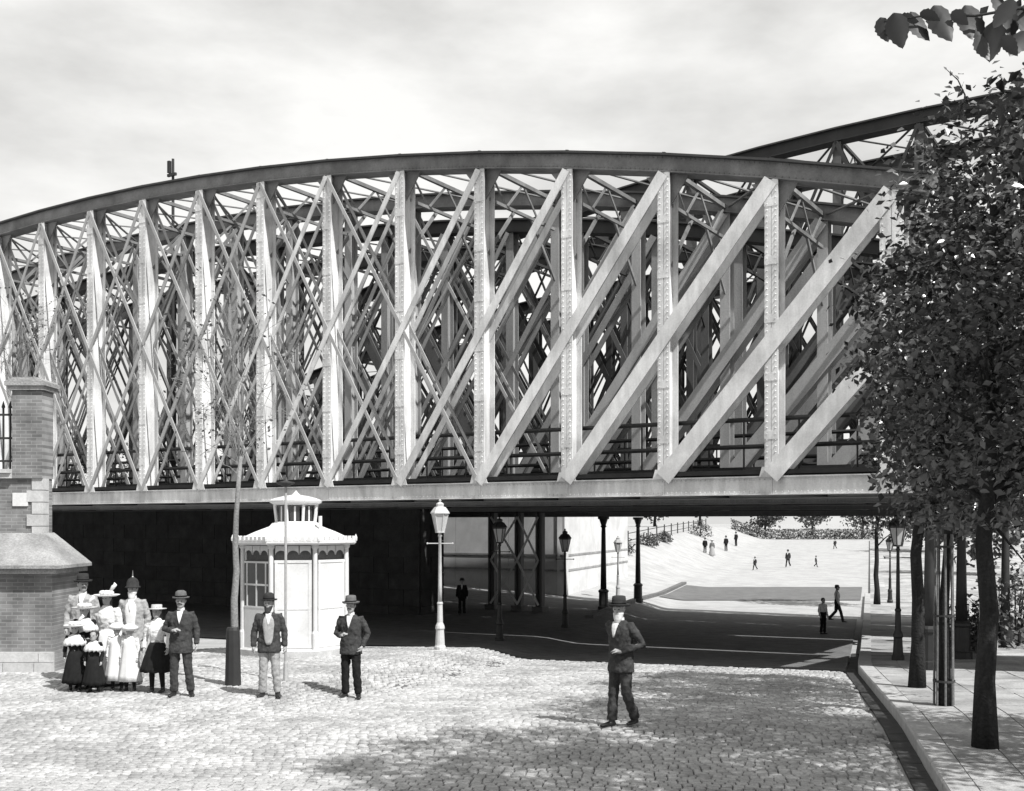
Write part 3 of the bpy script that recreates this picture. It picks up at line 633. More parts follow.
# ------------------------------------------------------------------ trees
def leaf_cloud(P, size, up=.35, out=None):
    P = np.asarray(P); n = len(P)
    nr = rng.normal(size=(n, 3)); nr[:, 2] = np.abs(nr[:, 2]) + up
    if out is not None: nr += out
    nr /= np.linalg.norm(nr, axis=1)[:, None]
    a = rng.normal(size=(n, 3)); a -= (a * nr).sum(1)[:, None] * nr; a /= np.linalg.norm(a, axis=1)[:, None]; b = np.cross(nr, a)
    s = size * rng.uniform(.65, 1.3, n)[:, None]
    V = np.stack([P - a * s * .5, P - a * s * .05 + b * s * .3 + nr * s * .06, P - a * s * .05 - b * s * .3 + nr * s * .06, P + a * s * .5 - nr * s * .06, P - nr * s * .02], 1)
    return V, np.arange(n)[:, None, None] * 5 + np.array([[0, 4, 1], [0, 2, 4], [4, 3, 1], [4, 2, 3]])[None]
def single_leaf(s):
    me = bpy.data.meshes.new('leaf'); pr = [(0, -.5), (.16, -.38), (.27, -.1), (.24, .14), (.12, .36), (0, .55)]
    v = [(0, y * s, -.05 * s * (y * 2) ** 2) for _, y in pr] + [(w_ * s, y * s, .07 * s * w_ * 3 - .05 * s * (y * 2) ** 2) for w_, y in pr[1:5]] + [(-w_ * s, y * s, .07 * s * w_ * 3 - .05 * s * (y * 2) ** 2) for w_, y in pr[1:5]]
    f = [(0, 6, 1), (1, 6, 7, 2), (2, 7, 8, 3), (3, 8, 9, 4), (4, 9, 5), (0, 1, 10), (1, 2, 11, 10), (2, 3, 12, 11), (3, 4, 13, 12), (4, 5, 13)]
    me.from_pydata(v, [], f); me.materials.append(M['leaf']); me.polygons.foreach_set('use_smooth', [True] * len(f)); return me
def big_leaf(s):
    me = bpy.data.meshes.new('leaf'); n = 13; v = []; f = []
    for i in range(n):
        u = i / (n - 1); y = -.5 + 1.06 * u; w_ = .31 * math.sin(math.pi * u ** .72) ** .8 * (1 + (.10 if i % 2 else -.05)) if 0 < i < n - 1 else .004
        for q in (-1, -.5, 0, .5, 1): v.append((q * w_ * s, (y - .03 * abs(q)) * s, s * (.16 * abs(q) * w_ + .012 * (i % 2) * abs(q) - .16 * (y + .1) ** 2)))
    for i in range(n - 1):
        for j in range(4): f.append((i * 5 + j, i * 5 + j + 1, i * 5 + j + 6, i * 5 + j + 5))
    me.from_pydata(v, [], f); me.materials.append(M['leaf']); me.polygons.foreach_set('use_smooth', [True] * len(f)); return me
LEAF = [single_leaf(.095), single_leaf(.115)]
def tree(name, label, base, H, r0, crown_c, crown_r, nclump, per, size, m_leaf, m_bark, lean=(0, 0), clump=.35, group=None, singles=0, seed=1, taper=.35, top_h=None, limbs=14, guard=False, low=0, shape=None):
    rs = random.Random(seed); base = Vector(base); t = thing(name, label, 'tree', base, group)
    tr_ = MB(); top = base + Vector((lean[0], lean[1], H)); pts = []
    for i in range(9):
        f = i / 8; pts.append(base + (top - base) * f + Vector((rs.uniform(-1, 1), rs.uniform(-1, 1), 0)) * r0 * .35 * (0 if i == 0 else 1))
    tr_.tube(pts, [r0 * (1.25 if i == 0 else 1.0 - (1 - taper) * i / 8) for i in range(9)], 10)
    cc = Vector(crown_c); centres = []
    for k in range(nclump):
        while True:
            q = Vector((rs.uniform(-1, 1), rs.uniform(-1, 1), rs.uniform(-1, 1)))
            if q.length > 1: continue
            if shape and rs.random() > shape(q): continue
            if q.length < .35 and rs.random() < .6: continue
            break
        centres.append(cc + Vector((q.x * crown_r[0], q.y * crown_r[1], q.z * crown_r[2])))
    for k in range(min(limbs, nclump)):
        e = centres[k]; hz = max(base.z + H * .45, min(base.z + H * .98, e.z - abs(rs.gauss(0, .5)) - .3)); f = (hz - base.z) / H
        s_ = base + (top - base) * f; mid = s_.lerp(e, .5) + Vector((rs.uniform(-.15, .15), rs.uniform(-.15, .15), rs.uniform(0, .25)))
        rr = r0 * (.38 if r0 > .08 else .2) * (1 - .5 * f); tr_.tube([s_, s_.lerp(mid, .5) + Vector((0, 0, .05)), mid, e], [rr, rr * .75, rr * .5, rr * .15], 6, False)
        for j in range(3):
            e2 = rs.choice(centres)
            if (e2 - mid).length < 1.6: tr_.tube([mid, mid.lerp(e2, .5) + Vector((0, 0, .08)), e2], [rr * .35, rr * .25, .006], 5, False)
    tr_.build('trunk', m_bark, t, True)
    P = []; O = []
    for c in centres:
        n = int(per * rs.uniform(.6, 1.4)); g = rng.normal(size=(n, 3)) * clump * np.array([1, 1, .7]) * .6; P.append(np.array(c)[None] + g); O.append(np.repeat((np.array(c - cc) / max(crown_r) * .5)[None], n, 0))
    P = np.concatenate(P); O = np.concatenate(O); keep = P[:, 2] > base.z + low; P = P[keep]; O = O[keep]
    if singles:
        dist = np.linalg.norm(P - np.array([0, 0, EYE]), axis=1) + np.where(np.abs(P[:, 0]) > .46 * P[:, 1], 50, 0); idx = np.argsort(dist)[:singles]
        for i in idx:
            me = LEAF[i % 2]; o = link('leaf', me, None, t); o.location = Vector(P[i]) - base; o.rotation_euler = (rs.uniform(-.9, .9), rs.uniform(-.9, .9), rs.uniform(0, 6.3)); sc = rs.uniform(.7, 1.15); o.scale = (sc,) * 3
        msk = np.ones(len(P), bool); msk[idx] = False; P = P[msk]; O = O[msk]
    Vv, Fv = leaf_cloud(P, size, .35, O); Vv = Vv.reshape(-1, 3) - np.array(base)[None]
    tag(link('crown', fast_mesh('crown', Vv, Fv.reshape(-1, 3)), m_leaf, t), kind='stuff')
    return t
def pav(xp, Y): X = (xp - 512) / F * Y; return (X, Y, walk_h(X, Y) - .01)
cone1 = lambda q: 1 if (q.x ** 2 + q.y ** 2) ** .5 < 1.05 - .42 * max(0, q.z) else 0
cone = lambda q: 1 if (q.x ** 2 + q.y ** 2) ** .5 < 1.05 - .62 * max(0, q.z) else 0
tree('pavement_tree', 'nearest dark trunked tree in full leaf on the right pavement', pav(985, 12.75), 6.3, .125, (6.0, 12.75, 5.15), (1.85, 1.8, 3.0), 215, 78, .11, M['leaf'], M['bark'], (.1, 0), .32, 'trees along the right pavement', 300, 3, shape=cone1, limbs=30, low=2.55)
tree('pavement_tree', 'second nearest pavement tree, its trunk boxed in pale slats', pav(944, 16.0), 6.0, .085, (6.8, 16.0, 5.1), (1.7, 1.7, 2.6), 140, 68, .125, M['leaf'], M['bark'], (.1, 0), .32, 'trees along the right pavement', 0, 4, shape=cone, limbs=26, low=2.6)
tree('pavement_tree', 'third pavement tree, beside the dark gas lamp at the kerb', pav(917, 18.6), 6.0, .125, (7.5, 18.6, 4.9), (1.45, 1.5, 2.5), 115, 66, .13, M['leaf'], M['bark'], (.05, 0), .32, 'trees along the right pavement', 0, 5, shape=cone, limbs=26, low=2.5)
tree('pavement_tree', 'distant slim pavement tree beyond the bridges at right', pav(877, 52), 5.5, .14, (17.6, 52, 4.6), (1.9, 1.9, 2.6), 70, 40, .22, M['leaf'], M['bark'], (0, 0), .5, 'trees along the right pavement', 0, 6, limbs=16)
tree('pavement_tree', 'unseen tree added beyond the right edge to shade the slabs', (8.4, 10.2, .14), 6.4, .14, (8.2, 10.2, 5.6), (2.3, 2.2, 2.4), 150, 60, .13, M['leaf'], M['bark'], (.1, 0), .4, 'trees along the right pavement', 0, 10, limbs=16, low=3.0)  # out of view, added to dapple the pavement with shade
# tree guard of slats
gx, gy, gz = pav(944, 16.0); tg = thing('tree_guard', 'pale slatted timber guard round the second pavement tree trunk', 'tree guard', (gx, gy, gz))
for i in range(7):
    a = 2 * math.pi * i / 7; q = MB(); q.tube([(gx + .135 * math.cos(a), gy + .135 * math.sin(a), gz), (gx + .12 * math.cos(a), gy + .12 * math.sin(a), gz + 2.5)], (.019), 6); q.build('slat', M['midcloth'], tg)
for zz in (.35, 1.3, 2.3):
    q = MB(); n = 16; rr = .148 - .006 * zz; q.loft([[Vector((gx + rr * math.cos(2 * math.pi * j / n) * s_, gy + rr * math.sin(2 * math.pi * j / n) * s_, gz + zz + h)) for j in range(n)] for s_, h in ((1, 0), (1.06, 0), (1.06, .03), (1, .03), (1, 0))], False); q.build('hoop', M['dark2'], tg)
# tree outside the frame whose bough hangs top right; crown thickened for its shadow
bx_, by_, bz_ = 4.9, 7.6, .14
ot = tree('pavement_tree', 'near tree beyond the right edge, its bough hanging into the top corner', (bx_, by_, bz_), 7.0, .15, (4.9, 7.7, 6.9), (2.7, 2.5, 2.6), 230, 95, .12, M['leaf'], M['bark'], (.1, 0), .4, 'trees along the right pavement', 0, 9, limbs=20, low=4.2,
          shape=lambda q: 1 if q.x > -.1 or q.z > .2 else .0)
Yb = 6.6; bl = [px(1120, 60, 7.2), px(1075, 18, 6.9), px(1020, 8, Yb), px(975, 16, Yb), px(935, 14, Yb), px(884, 22, Yb)]
q = MB(); q.tube([Vector((bx_ + .08, by_, 4.4))] + bl, [.03, .022, .016, .011, .008, .006, .003], 6); q.build('bough', M['bark'], ot, True)
BL = big_leaf(.20); BL.name = 'bough_leaf'; BL.materials[0] = M['leafdark']
for (x, y, a, sc, tw) in ((884, 30, -.3, .75, 0), (898, 31, -.25, 1.05, .3), (919, 27, -.55, 1.0, -.3), (942, 24, -.45, 1.15, .2), (968, 25, -.2, .9, 0), (974, 24, -.5, 1.2, -.2), (992, 42, .1, 1.2, .4), (983, 48, -.4, .8, .1), (1003, 14, .5, 1, .5), (1012, 22, .2, 1.1, -.5), (1018, 44, .6, .9, .2), (1010, 46, -.7, .7, .9), (1000, 4, 2.4, .9, .5), (1030, 20, .3, 1.2, .2), (1045, 30, -.3, 1.2, .6), (1060, 25, .4, 1.1, -.3), (960, 18, -.9, .6, 1.0), (930, 16, -1.2, .6, .9), (908, 20, -1.4, .6, .8)):
    o = link('leaf', BL, None, ot); P = px(x, y, Yb + random.uniform(-.12, .12)); o.location = P - Vector((bx_, by_, bz_))
    o.rotation_euler = (Matrix.Rotation(a, 3, 'Y') @ Matrix.Rotation(R(-90) , 3, 'X') @ Matrix.Rotation(tw + random.uniform(-.3, .3), 3, 'Y')).to_euler(); o.scale = (sc, sc, sc)
tw_ = MB(); tw_.tube([px(962, 120, 12.4), px(965, 95, 12.4), px(958, 80, 12.4), px(945, 68, 12.4)], [.012, .01, .007, .003], 5)
tw2 = thing('loose_twig', 'thin bare twig with few leaves against the sky above the far chord', 'twig', px(962, 120, 12.4)); tw_.build('stem', M['bark'], tw2)
for x, y in ((945, 68), (951, 73), (957, 77), (963, 84), (960, 92), (968, 98), (963, 104)):
    o = link('leaf', LEAF[0], None, tw2); o.location = px(x, y, 12.4) - ORG[tw2]; o.rotation_euler = (random.uniform(.6, 1.6), random.uniform(-.8, .8), random.uniform(0, 6)); o.scale = (.75,) * 3
# young trees on the square
Xs = (233 - 512) / F * 18.7
yt = tree('young_tree', 'slim pale trunked young tree with sparse leaves beside the white kiosk', (Xs, 18.7, -.02), 3.9, .075, (Xs + .05, 18.7, 5.3), (1.25, 1.2, 1.6), 46, 13, .07, M['leafpale'], M['palebark'], (.1, 0), .3, None, 0, 11, .45, limbs=24)
q = MB(); q.lathe([(.14, 0), (.135, .2), (.115, .95), (.10, 1.0)], (Xs, 18.7, -.02), 10); q.build('bark_wrap', M['rail'], yt)
tree('young_tree', 'bare twigged young tree rising behind the brick pillar at left', (-10.8, 23.6, -.03), 6.4, .05, (-10.3, 22.9, 6.9), (1.2, 1.0, 1.5), 36, 12, .06, M['leafpale'], M['palebark'], (.2, 0), .3, None, 0, 12, .45, limbs=24)
# far trees
for i, (xp, Y, H, cr_, lb) in enumerate(((655, 150, 7, 3.0, 'rounded far tree above the slope left of the street'), (700, 165, 9, 3.6, 'tall far tree at the top of the slope behind the strollers'), (765, 175, 8, 3.8, 'broad far tree closing the street end, left of the pale gap'), (812, 185, 9, 4.2, 'broad far tree closing the street end, right of the pale gap'), (862, 170, 9, 4.0, 'far tree at the street end behind the right kerb'), (930, 120, 9, 3.8, 'bushy far tree right of the street behind the pavement trunks'), (985, 80, 7.5, 3.2, 'bushy tree beyond the bridges at the right edge'), (560, 130, 11, 4.2, 'tall far tree behind the pale walls'), (470, 120, 11, 4.4, 'tall far tree behind the trestle and trusses'), (370, 125, 12, 4.8, 'wide far tree seen through the left half of the trusses'), (270, 120, 11, 4.6, 'far tree seen through the trusses above the kiosk'), (150, 125, 12, 5.0, 'far tree seen through the trusses left of the kiosk'), (40, 120, 12, 5.0, 'far tree behind the trusses beside the brick pillar'))):
    X = (xp - 512) / F * Y; z = ground(X, Y) - .1
    tree('far_tree', lb, (X, Y, z), H * .7, .22, (X, Y, z + H * .58), (cr_, cr_, H * .42), 46, 42, .55, M['leaffar'], M['bark'], (.2, 0), 1.0, 'trees beyond the bridges', 0, 30 + i, limbs=10)
def bush(label, X, Y, rx, rz, n=500, size=.2, zb=None):
    z = ground(X, Y) - .05 if zb is None else zb; t = thing('bush', label, 'bush', (X, Y, z), 'bushes beyond the bridges')
    a = rng.normal(size=(n, 3)); a /= np.linalg.norm(a, axis=1)[:, None]; a *= (rng.uniform(.4, 1, n) ** .5)[:, None] * rng.uniform(.8, 1.15, n)[:, None]; a[:, 2] = np.abs(a[:, 2]); P = np.array([X, Y, z]) + a * np.array([rx, rx, rz])
    Vv, Fv = leaf_cloud(P, size); tag(link('foliage', fast_mesh('foliage', Vv.reshape(-1, 3) - np.array([X, Y, z])[None], Fv.reshape(-1, 3)), M['leaffar'], t), kind='stuff')
    q = MB()
    for i in range(5): q.tube([(X, Y, z - .1), (X + random.uniform(-.4, .4) * rx, Y + random.uniform(-.4, .4) * rx, z + rz * .7)], [.05, .015], 5)
    q.build('stem', M['bark'], t)
for xp, Y, rx, rz, lb in ((648, 88, 1.0, 1.1, 'low bush by the fence, nearest on the slope'), (664, 96, .8, 1.0, 'small bush second along the sloping fence'), (700, 118, 1.4, 1.7, 'larger bush at the upper end of the sloping fence'), (604, 74, .9, 1.3, 'dark bush just behind the left iron column'), (622, 78, .9, 1.4, 'dark bush just behind the right iron column')):
    X = (xp - 512) / F * Y; bush(lb, X, Y, rx, rz)
bush('shaggy bush under the bridge end at the right edge', 14.2, 31, 1.5, 2.6, 1600, .17)
bush('low shaggy bush behind the nearest pavement trunk', 12.0, 29.5, .9, 1.5, 800, .15)
# hedge across the street end
hd = thing('hedge', 'clipped grey hedge across the far end of the street', 'hedge', (38, 155, ground(38, 155)))
P = np.stack([rng.uniform(31, 52, 4200), rng.uniform(154, 156, 4200), rng.uniform(0, 1.4, 4200)], 1); P[:, 2] += np.array([ground(a, b) for a, b in P[:, :2]])
Vv, Fv = leaf_cloud(P, .3); tag(link('foliage', fast_mesh('foliage', Vv.reshape(-1, 3) - np.array(ORG[hd])[None], Fv.reshape(-1, 3)), M['leaffar'], hd), kind='stuff')
# rail fence along the slope on the left of the far street
fn = thing('rail_fence', 'post and rail fence climbing the slope left of the far street', 'fence', (5, 68, ground(5, 68)))
fy = [67 + 5.2 * i for i in range(16)]; fp = [Vector((XL(y) - 5.8 - .02 * (y - 67), y, ground(XL(y) - 5.8, y))) for y in fy]
for p in fp:
    q = MB(); q.box(p.x - .05, p.x + .05, p.y - .05, p.y + .05, p.z - .3, p.z + 1.25); q.build('fence_post', M['dark2'], fn)
for a, b in zip(fp[:-1], fp[1:]):
    for h in (.5, 1.05):
        q = MB(); q.bar(a + UP * h, b + UP * h, .06, .04, Vector((1, 0, 0))); q.build('fence_rail', M['dark2'], fn)
# pale low wall right of the pavement under the bridges
lw = thing('garden_wall', 'low pale wall at the back of the right pavement under the bridges', 'wall', (11.6, 24, -.3))
for i in range(5):
    a = Vector((10.7 + i * 1.0, 25.2 + i * 2.2, 0)); b = Vector((10.7 + (i + .98) * 1.0, 25.2 + (i + .98) * 2.2, 0)); z0 = ground(a.x, a.y) - .4
    q = MB(); q.prism([a + UP * z0, b + UP * z0, b + UP * (z0 + 2.0), a + UP * (z0 + 2.0)], Vector((.3, -.14, 0))); q.build('wall_panel', M['plaster'], lw)

# ------------------------------------------------------------------ people
PEND = []
CLOUDS = bpy.data.textures.new('cloth_folds', 'CLOUDS'); CLOUDS.noise_scale = .075; CLOUDS.noise_depth = 2
def soft(o, voxel, smooth=4, fold=0.0):
    m1 = o.modifiers.new('remesh', 'REMESH'); m1.mode = 'VOXEL'; m1.voxel_size = voxel; m1.use_smooth_shade = True
    m2 = o.modifiers.new('smooth', 'SMOOTH'); m2.iterations = smooth; m2.factor = .5
    if fold:
        m3 = o.modifiers.new('folds', 'DISPLACE'); m3.texture = CLOUDS; m3.strength = fold; m3.mid_level = .5; m3.texture_coords = 'LOCAL'
    PEND.append(o)
def person(label, loc, H, rz=0, cat='person', group=None, top='jacket', top_m='darkcloth', leg_m='darkcloth', hat=None, hat_m='felt', hair_m='hair', beard=None, vest=None, shirt=True,
           arms=None, legs=None, skirt=None, skirt_m='black', lean=(0, 0), head_turn=0, hs=1.0, coat=.80, collar_m='whitecloth', voxel=.010, long_hair=False, apron=None, cape=None, look=0, puff=0, rawz=None, stocking=None):
    Z = ground(loc[0], loc[1]) if rawz is None else rawz; base = Vector((loc[0], loc[1], Z)); k = H / 1.75
    t = thing('person', label, cat, base, group); t.rotation_euler = (0, 0, rz); ORG[t] = Vector()
    S = lambda x, y, z: Vector((x * k + lean[0] * k * z, y * k + lean[1] * k * z, z * k))
    arms = arms or {}; legs = legs or {}
    A = {}; Lg = {}
    for e in (-1, 1):
        a = arms.get(e, ((.245, .03, 1.13), (.245, -.05, .89), None))
        A[e] = (S(e * .175, .01, 1.405), S(e * a[0][0], a[0][1], a[0][2]), S(e * a[1][0], a[1][1], a[1][2]), a[2])
        l = legs.get(e, ((.10, -.015, .48), (.115, .02, .085), 0.0))
        Lg[e] = (S(e * .085, 0, .90), S(e * l[0][0], l[0][1], l[0][2]), S(e * l[1][0], l[1][1], l[1][2]), l[2])
    def ring(z, rx, ry, cy=0, n=16, cx=0): return [S(cx, cy, z) + Vector((rx * k * math.cos(2 * math.pi * j / n), ry * k * math.sin(2 * math.pi * j / n), 0)) for j in range(n)]
    # body: one continuous surface
    b = MB()
    b.loft([ring(.80, .10, .08), ring(.88, .155, .105), ring(1.0, .15, .10), ring(1.1, .14, .095), ring(1.27, .165, .11), ring(1.38, .16, .095), ring(1.44, .10, .07)])
    b.tube([S(0, .01, 1.40), S(0, 0, 1.54)], [.056 * k, .052 * k], 10)
    hc = S(0, -.012, 1.635 + .03 * (hs - 1)); hk = k * hs
    cT, sT = math.cos(head_turn), math.sin(head_turn); HV = lambda x, y, z: hc + Vector(((x * cT - y * sT) * hk, (x * sT + y * cT) * hk, z * hk))
    def hring(z, rx, ry, cy, n=16): return [HV(rx * math.cos(2 * math.pi * j / n), cy + ry * math.sin(2 * math.pi * j / n), z) for j in range(n)]
    b.loft([hring(-.118, .028, .03, -.05), hring(-.10, .05, .06, -.03), hring(-.06, .066, .082, -.008), hring(-.01, .074, .093, 0), hring(.04, .077, .098, .004), hring(.08, .068, .088, .008), hring(.11, .04, .055, .01), hring(.12, .012, .015, .01)])
    b.tube([HV(0, -.088, .012), HV(0, -.108, -.022), HV(0, -.09, -.034)], [.010 * hk, .017 * hk, .012 * hk], 7)
    b.tube([HV(-.05, -.08, .018), HV(0, -.094, .022), HV(.05, -.08, .018)], .010 * hk, 6)
    b.tube([HV(-.022, -.084, -.062), HV(.022, -.084, -.062)], .010 * hk, 6)
    for e in (-1, 1): b.tube([HV(e * .074, .01, -.035), HV(e * .083, .014, 0), HV(e * .076, .012, .025)], [.009 * hk, .014 * hk, .009 * hk], 6)
    for e in (-1, 1):
        s_, el, wr, hd_ = A[e]; b.tube([S(e * .10, .01, 1.39), s_, s_.lerp(el, .5), el], [.05 * k, .052 * k, .045 * k, .038 * k], 10); b.tube([el, el.lerp(wr, .35), wr], [.038 * k, .037 * k, .026 * k], 10)
        dr = (Vector(hd_) if hd_ else (wr - el).normalized() * .7 + Vector((0, -.1, -.35))).normalized()
        sd = Vector((0, -1, 0)) - dr * Vector((0, -1, 0)).dot(dr)
        if sd.length < .2: sd = Vector((-e, 0, 0)) - dr * Vector((-e, 0, 0)).dot(dr)
        sd.normalize(); nn = dr.cross(sd).normalized(); inn = nn if nn.x * -e > 0 else -nn
        b.tube([wr - dr * .01 * k, wr + dr * .045 * k, wr + dr * .092 * k], [.026 * k, .032 * k, .034 * k], 8)
        for q, (o_, ln) in enumerate(((.034, .066), (.012, .076), (-.012, .072), (-.034, .056))):
            r0 = wr + dr * .085 * k + sd * o_ * k; r1 = r0 + (dr * .75 + inn * .3 + sd * o_ * 2) * ln * .55 * k; r2 = r1 + (dr * .55 + inn * .75) * ln * .5 * k
            b.tube([r0, r1, r2], [.0115 * k, .0105 * k, .0085 * k], 6)
        t0 = wr + dr * .03 * k + sd * .028 * k; b.tube([t0, t0 + (dr * .6 + sd * .8 + inn * .3) * .035 * k, t0 + (dr * 1.2 + sd * .9 + inn * .7) * .05 * k], [.014 * k, .0125 * k, .010 * k], 6)
        h_, kn, an, tw = Lg[e]; b.tube([h_, h_.lerp(kn, .5), kn], [.082 * k, .07 * k, .052 * k], 10); b.tube([kn, kn.lerp(an, .35), an], [.052 * k, .054 * k, .036 * k], 10)
        b.tube([an, an + Vector((0, 0, -.05 * k))], .036 * k, 8)
    bo = b.build('body', M['skin'], t, True); soft(bo, voxel * k ** .5, 3)
    # eyes and hair
    q = MB()
    for e in (-1, 1): q.ball(HV(e * .030, -.0935, .0), .011 * hk, .008 * hk, .008 * hk, 8, 5)
    q.build('eyes', M['hair'], t, True)
    q = MB(); q.loft([hring(-.05, .06, .05, .045), hring(-.02, .080, .085, .022), hring(.03, .083, .096, .014), hring(.08, .076, .092, .012), hring(.115, .045, .06, .012)])
    if long_hair: q.loft([hring(-.24, .06, .03, .085), hring(-.14, .075, .04, .07), hring(-.02, .08, .06, .05), hring(.05, .07, .06, .04)])
    ho = q.build('hair', M[hair_m], t, True); soft(ho, .012 * k, 3, .01)
    if beard:
        q = MB()
        if beard[0] == 'moustache': q.tube([HV(-.045, -.082, -.058), HV(-.02, -.10, -.045), HV(.02, -.10, -.045), HV(.045, -.082, -.058)], [.006 * hk, .013 * hk, .013 * hk, .006 * hk], 7)
        else: q.loft([hring(-.19, .03, .02, -.075), hring(-.14, .055, .04, -.06), hring(-.09, .07, .062, -.03), hring(-.05, .079, .07, -.018)])
        o = q.build('moustache' if beard[0] == 'moustache' else 'beard', M[beard[1]], t, True); soft(o, .009 * k, 2, .006)
    # legs and footwear
    for e in (-1, 1):
        h_, kn, an, tw = Lg[e]; q = MB(); fd = Vector((math.sin(tw) * e, -math.cos(tw), 0)); up = Vector((0, 0, 1))
        lift = max(0, an.z - .085 * k)
        q.tube([an + up * .10 * k, an, an - up * .045 * k], [.048 * k, .046 * k, .05 * k], 10)
        f0 = an - up * .052 * k - fd * .055 * k; q.tube([f0, f0 + fd * .09 * k + up * .005 * k, f0 + fd * .19 * k - up * .004 * k, f0 + fd * .26 * k - up * .010 * k], [(.036 * k, .032 * k), (.040 * k, .038 * k), (.045 * k, .028 * k), (.028 * k, .018 * k)], 10)
        o = q.build('boot', M['boot'], t, True); soft(o, .010 * k, 2)
    if not skirt or skirt[0] > .9:
        q = MB(); q.loft([ring(.80, .13, .105), ring(.88, .178, .125), ring(1.0, .17, .118), ring(1.08, .16, .11)])
        for e in (-1, 1):
            h_, kn, an, tw = Lg[e]; q.tube([h_ + Vector((0, 0, .02)), h_.lerp(kn, .5), kn, kn.lerp(an, .5), an + Vector((0, .005, .0))], [.098 * k, .088 * k, .074 * k, .070 * k, .072 * k], 12)
        o = q.build('trousers', M[leg_m], t, True); soft(o, .013 * k, 3, .034)
    elif stocking:
        q = MB()
        for e in (-1, 1):
            h_, kn, an, tw = Lg[e]; q.tube([h_.lerp(kn, .4), kn, kn.lerp(an, .35), an], [.078 * k, .06 * k, .06 * k, .044 * k], 10)
        o = q.build('stockings', M[stocking], t, True); soft(o, .012 * k, 3)
    # upper garment with sleeves
    q = MB()
    if top == 'jacket':
        q.loft([ring(coat, .205, .145, -.005), ring(coat + .03, .208, .147, -.005), ring(.95, .196, .138), ring(1.10, .180, .128), ring(1.27, .200, .138), ring(1.37, .195, .122), ring(1.43, .145, .098), ring(1.475, .078, .07, .012)])
    else:
        q.loft([ring(.98, .150, .112), ring(1.06, .140, .105), ring(1.18, .165, .128, -.012), ring(1.28, .182, .135, -.012), ring(1.37, .178, .112), ring(1.43, .125, .088), ring(1.50, .062, .062, .008)])
    for e in (-1, 1):
        s_, el, wr, hd_ = A[e]; pf = 1 + puff
        q.tube([S(e * .09, .01, 1.385), s_, s_.lerp(el, .45), el, el.lerp(wr, .5), wr.lerp(el, .02)], [.062 * k, .070 * k * pf, .066 * k * pf, .056 * k, .052 * k, .047 * k], 12)
    o = q.build('jacket' if top == 'jacket' else 'blouse', M[top_m], t, True); soft(o, .012 * k, 3, .036)
    if top == 'jacket':
        # shirt front / waistcoat showing in the open coat
        def patch(nm, rows, m_, off):
            zs_ = [.8, .95, 1.10, 1.27, 1.37, 1.43, 1.475]; g = MB(); fr = []; bk = []
            for z, hw in rows:
                f = np.interp(z, zs_, [.145, .138, .128, .138, .122, .098, .07]); rx = np.interp(z, zs_, [.205, .196, .18, .2, .195, .145, .078]); yc = np.interp(z, [1.43, 1.475], [0, .012])
                for i in range(7):
                    x = hw * (i - 3) / 3; y = yc - f * math.sqrt(max(.05, 1 - (x / rx) ** 2)); fr.append(S(x, y - off, z)); bk.append(S(x, y + .03, z))
            n = len(rows); fs = []
            for r_ in range(n - 1):
                for i in range(6): q = r_ * 7 + i; fs.append((q, q + 7, q + 8, q + 1)); fs.append((q + n * 7, q + 1 + n * 7, q + 8 + n * 7, q + 7 + n * 7))
            rim = [i for i in range(7)] + [r_ * 7 + 6 for r_ in range(1, n)] + [(n - 1) * 7 + i for i in range(5, -1, -1)] + [r_ * 7 for r_ in range(n - 2, 0, -1)]
            for p_, q_ in zip(rim, rim[1:] + rim[:1]): fs.append((p_, q_, q_ + n * 7, p_ + n * 7))
            g.add(fr + bk, fs); return g.build(nm, M[m_], t, True)
        if vest: patch('waistcoat', [(1.42, .05), (1.36, .085), (1.27, .10), (1.15, .085), (1.05, .075), (.97, .06), (.92, .03)], vest, .024)
        if shirt: patch('shirt_front', [(1.462, .05), (1.42, .043), (1.36, .03), (1.30, .015), (1.25, .003)], collar_m, .03)
        g = MB(); g.lathe([(.064 * k, 1.455 * k), (.062 * k, 1.515 * k), (.058 * k, 1.515 * k)], S(0, 0, 0) + Vector((lean[0] * k * 1.48 * k, (lean[1] * 1.48 * k + .0) * k, 0)), 14); g.build('collar', M[collar_m], t)
    if skirt:
        z0, r0_, z1, r1_ = skirt; n = 48; rs_ = []
        for i in range(9):
            f = i / 8; z = z1 + (z0 - z1) * f; rr = r1_ + (r0_ - r1_) * f ** .75; am = .045 * f
            rs_.append([S(0, .01, z) + Vector((rr * k * (1 + am * math.cos(j / n * 2 * math.pi * 13 + .6 * math.sin(j * .7))) * math.cos(2 * math.pi * j / n), rr * .86 * k * (1 + am * math.cos(j / n * 2 * math.pi * 13 + .6 * math.sin(j * .7))) * math.sin(2 * math.pi * j / n), .008 * math.sin(j * 1.3) * f)) for j in range(n)])
        q = MB(); q.loft(rs_); q.build('skirt', M[skirt_m], t, True)
    if apron:
        z0, r0_, z1, r1_ = apron; n = 40; rs_ = []
        for i in range(8):
            f = i / 7; z = z1 + (z0 - z1) * f; rr = r1_ + (r0_ - r1_) * f
            rs_.append([S(0, .0, z) + Vector((rr * k * (1 + .05 * f * math.cos(j / n * 2 * math.pi * 9)) * math.cos(2 * math.pi * j / n), rr * .84 * k * (1 + .05 * f * math.cos(j / n * 2 * math.pi * 9)) * math.sin(2 * math.pi * j / n), 0)) for j in range(n)])
        q = MB(); q.loft(rs_); q.build('smock', M['whitecloth'], t, True)
